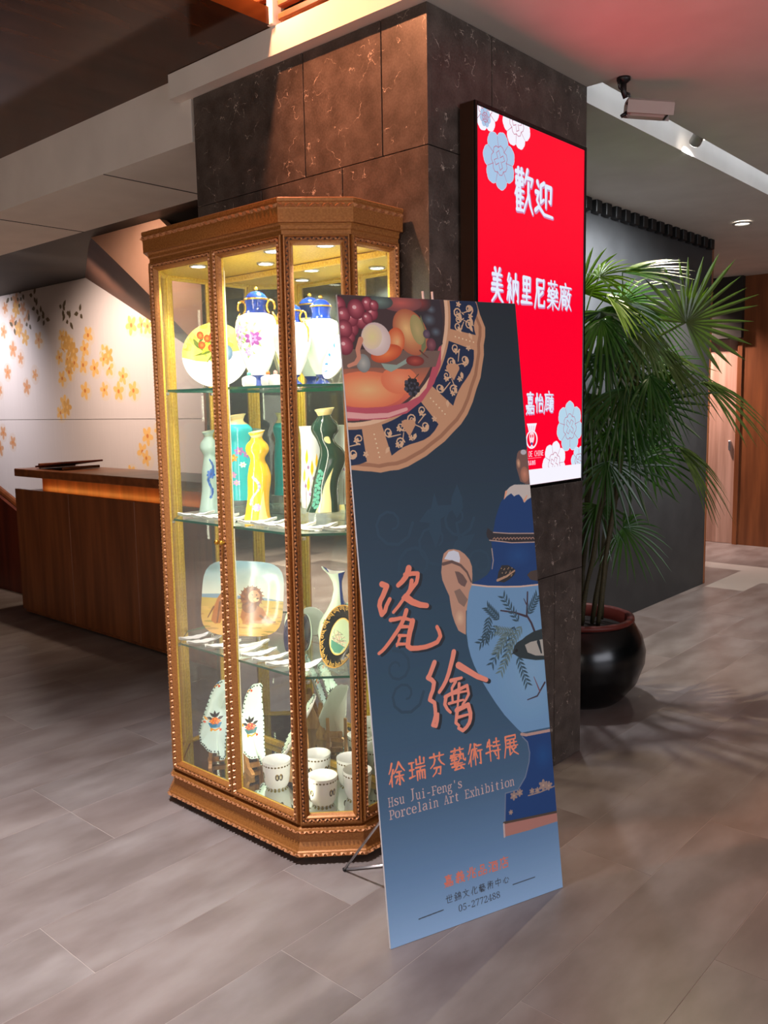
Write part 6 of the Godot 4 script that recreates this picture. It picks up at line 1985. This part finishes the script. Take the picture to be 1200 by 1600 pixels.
func potted_palm() -> void:
	var c := Vector3(3.80, 0, -2.10)
	var pot := thing("plant_pot", "large round black glazed plant pot with a reddish rim", "plant pot", c)
	var b := B.new()
	b.smooth(0)
	b.lathe([Vector2(0.0, 0.0), Vector2(0.20, 0.0), Vector2(0.225, 0.02), Vector2(0.29, 0.10), Vector2(0.326, 0.20), Vector2(0.330, 0.26), Vector2(0.312, 0.33), Vector2(0.278, 0.385), Vector2(0.262, 0.402)], 56)
	part(pot, "body", b, M.pot_glaze)
	b = B.new()
	b.smooth(0)
	b.lathe([Vector2(0.262, 0.400), Vector2(0.274, 0.410), Vector2(0.272, 0.424), Vector2(0.252, 0.428), Vector2(0.238, 0.420), Vector2(0.236, 0.36)], 56)
	part(pot, "rim", b, M.pot_rim)
	b = B.new()
	b.smooth(0)
	b.lathe([Vector2(0.0, 0.375), Vector2(0.12, 0.372), Vector2(0.237, 0.362)], 40)
	part(pot, "soil", b, M.soil)
	b = B.new()
	for i in 3:
		var a := 0.6 + i * TAU / 3.0
		b.box(Vector3(cos(a) * 0.255, 0.055, sin(a) * 0.255), Vector3(0.05, 0.05, 0.05), 0.012, Basis(Vector3.UP, -a))
	part(pot, "knob_foot", b, M.pot_glaze)
	var t := thing("potted_palm", "tall leafy lady palm with fan leaves growing in the black pot", "palm", c + Vector3(0, 0.378, 0))
	var o := t.position
	var R := Vector3(0.6667, 0, 0.7453)      # across the view
	var Fw := Vector3(0.7453, 0, -0.6667)    # into the view
	var r := RandomNumberGenerator.new()
	r.seed = 77
	var canes := []
	for i in 9:
		var a := i * 2.4
		var s := 0.03 + 0.015 * i
		var p0 := Vector3(cos(a) * s, 0.0, sin(a) * s)
		var lean := Vector3(cos(a) * 0.05, 0, sin(a) * 0.05) + R * r.randf_range(-0.02, 0.14)
		var h := r.randf_range(0.85, 1.5)
		var q := []
		for k in 9: q.append(p0 + lean * (k / 8.0) + Vector3(0, h * k / 8.0, 0) + Vector3(sin(k * 1.3 + i), 0, cos(k * 1.7 + i)) * 0.008)
		b = B.new()
		b.smooth(0)
		var rad := []
		for k in 9: rad.append(0.011 + 0.003 * (k % 2))
		b.tube(q, rad, 8)
		part(t, "cane", b, M.cane)
		canes.append(q)
	# leaves: [across, height above floor, into the view, length, angle of the middle leaflet in view (0 = up, + = clockwise), droop, leaflets, shade, spread, tilt to the camera]
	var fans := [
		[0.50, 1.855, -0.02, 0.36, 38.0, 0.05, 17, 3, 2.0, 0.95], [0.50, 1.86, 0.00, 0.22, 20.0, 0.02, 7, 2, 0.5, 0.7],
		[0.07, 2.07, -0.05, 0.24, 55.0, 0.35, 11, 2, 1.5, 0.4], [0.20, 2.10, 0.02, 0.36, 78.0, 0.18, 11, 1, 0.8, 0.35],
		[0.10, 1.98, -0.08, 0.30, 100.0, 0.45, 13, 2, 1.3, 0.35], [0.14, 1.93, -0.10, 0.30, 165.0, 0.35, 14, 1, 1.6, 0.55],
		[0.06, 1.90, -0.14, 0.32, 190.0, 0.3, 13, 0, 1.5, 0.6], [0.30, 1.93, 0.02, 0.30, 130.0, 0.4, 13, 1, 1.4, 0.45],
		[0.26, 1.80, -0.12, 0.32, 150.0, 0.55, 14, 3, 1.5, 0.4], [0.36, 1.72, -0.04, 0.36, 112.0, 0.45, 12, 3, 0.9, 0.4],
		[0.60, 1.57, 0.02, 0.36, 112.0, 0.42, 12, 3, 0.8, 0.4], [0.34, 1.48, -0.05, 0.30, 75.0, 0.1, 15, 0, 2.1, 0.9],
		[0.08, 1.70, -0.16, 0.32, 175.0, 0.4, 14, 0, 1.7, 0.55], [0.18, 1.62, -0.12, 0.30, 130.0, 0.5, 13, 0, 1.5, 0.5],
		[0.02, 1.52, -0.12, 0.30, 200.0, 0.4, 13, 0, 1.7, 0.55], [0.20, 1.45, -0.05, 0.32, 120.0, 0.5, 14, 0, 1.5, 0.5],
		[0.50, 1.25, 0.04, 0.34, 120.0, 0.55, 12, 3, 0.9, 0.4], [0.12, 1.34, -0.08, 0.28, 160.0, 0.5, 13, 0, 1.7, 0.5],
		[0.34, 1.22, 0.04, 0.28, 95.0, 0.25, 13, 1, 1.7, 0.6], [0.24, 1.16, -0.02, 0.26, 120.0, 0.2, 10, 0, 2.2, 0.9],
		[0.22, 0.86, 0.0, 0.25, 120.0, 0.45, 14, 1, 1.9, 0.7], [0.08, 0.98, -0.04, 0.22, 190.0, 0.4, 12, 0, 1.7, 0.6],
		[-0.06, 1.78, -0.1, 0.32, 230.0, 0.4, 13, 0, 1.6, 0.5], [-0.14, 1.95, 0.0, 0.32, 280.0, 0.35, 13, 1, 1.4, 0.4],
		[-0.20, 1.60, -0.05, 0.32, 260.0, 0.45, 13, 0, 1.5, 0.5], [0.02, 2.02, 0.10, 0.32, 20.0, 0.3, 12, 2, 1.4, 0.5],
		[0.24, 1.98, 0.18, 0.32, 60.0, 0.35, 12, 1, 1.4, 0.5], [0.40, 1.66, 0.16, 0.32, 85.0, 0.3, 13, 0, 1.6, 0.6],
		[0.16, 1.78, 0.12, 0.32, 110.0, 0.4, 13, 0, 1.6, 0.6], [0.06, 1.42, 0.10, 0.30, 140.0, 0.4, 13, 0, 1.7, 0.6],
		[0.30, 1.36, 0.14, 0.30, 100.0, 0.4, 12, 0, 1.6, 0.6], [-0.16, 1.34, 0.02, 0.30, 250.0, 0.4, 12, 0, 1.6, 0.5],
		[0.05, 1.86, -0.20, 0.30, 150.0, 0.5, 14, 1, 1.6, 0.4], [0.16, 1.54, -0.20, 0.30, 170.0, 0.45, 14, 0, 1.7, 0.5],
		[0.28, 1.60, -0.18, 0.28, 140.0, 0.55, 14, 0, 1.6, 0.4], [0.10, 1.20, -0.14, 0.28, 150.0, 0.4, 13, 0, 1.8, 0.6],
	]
	for f in fans:
		var hub: Vector3 = R * f[0] + Fw * f[2] + Vector3(0, f[1] - o.y, 0)
		var ang := deg_to_rad(f[4])
		var d: Vector3 = (R * sin(ang) + Vector3.UP * cos(ang) - Fw * r.randf_range(0.0, 0.25)).normalized()
		var n0: Vector3 = (-Fw * f[9] + Vector3.UP * (1.0 - f[9] * 0.7)).normalized()
		var n := (n0 - d * n0.dot(d)).normalized()
		var best: Array = canes[0]
		var bd := 1e9
		for q in canes:
			var top: Vector3 = q[8]
			var dist := Vector2(top.x - hub.x, top.z - hub.z).length() + absf(top.y - hub.y + 0.15) * 0.6
			if dist < bd:
				bd = dist; best = q
		var y := clampf(hub.y - 0.22, 0.25, best[8].y)
		var k := clampf(y / best[8].y * 8.0, 0.0, 8.0)
		var base: Vector3 = best[int(k)].lerp(best[mini(int(k) + 1, 8)], k - int(k))
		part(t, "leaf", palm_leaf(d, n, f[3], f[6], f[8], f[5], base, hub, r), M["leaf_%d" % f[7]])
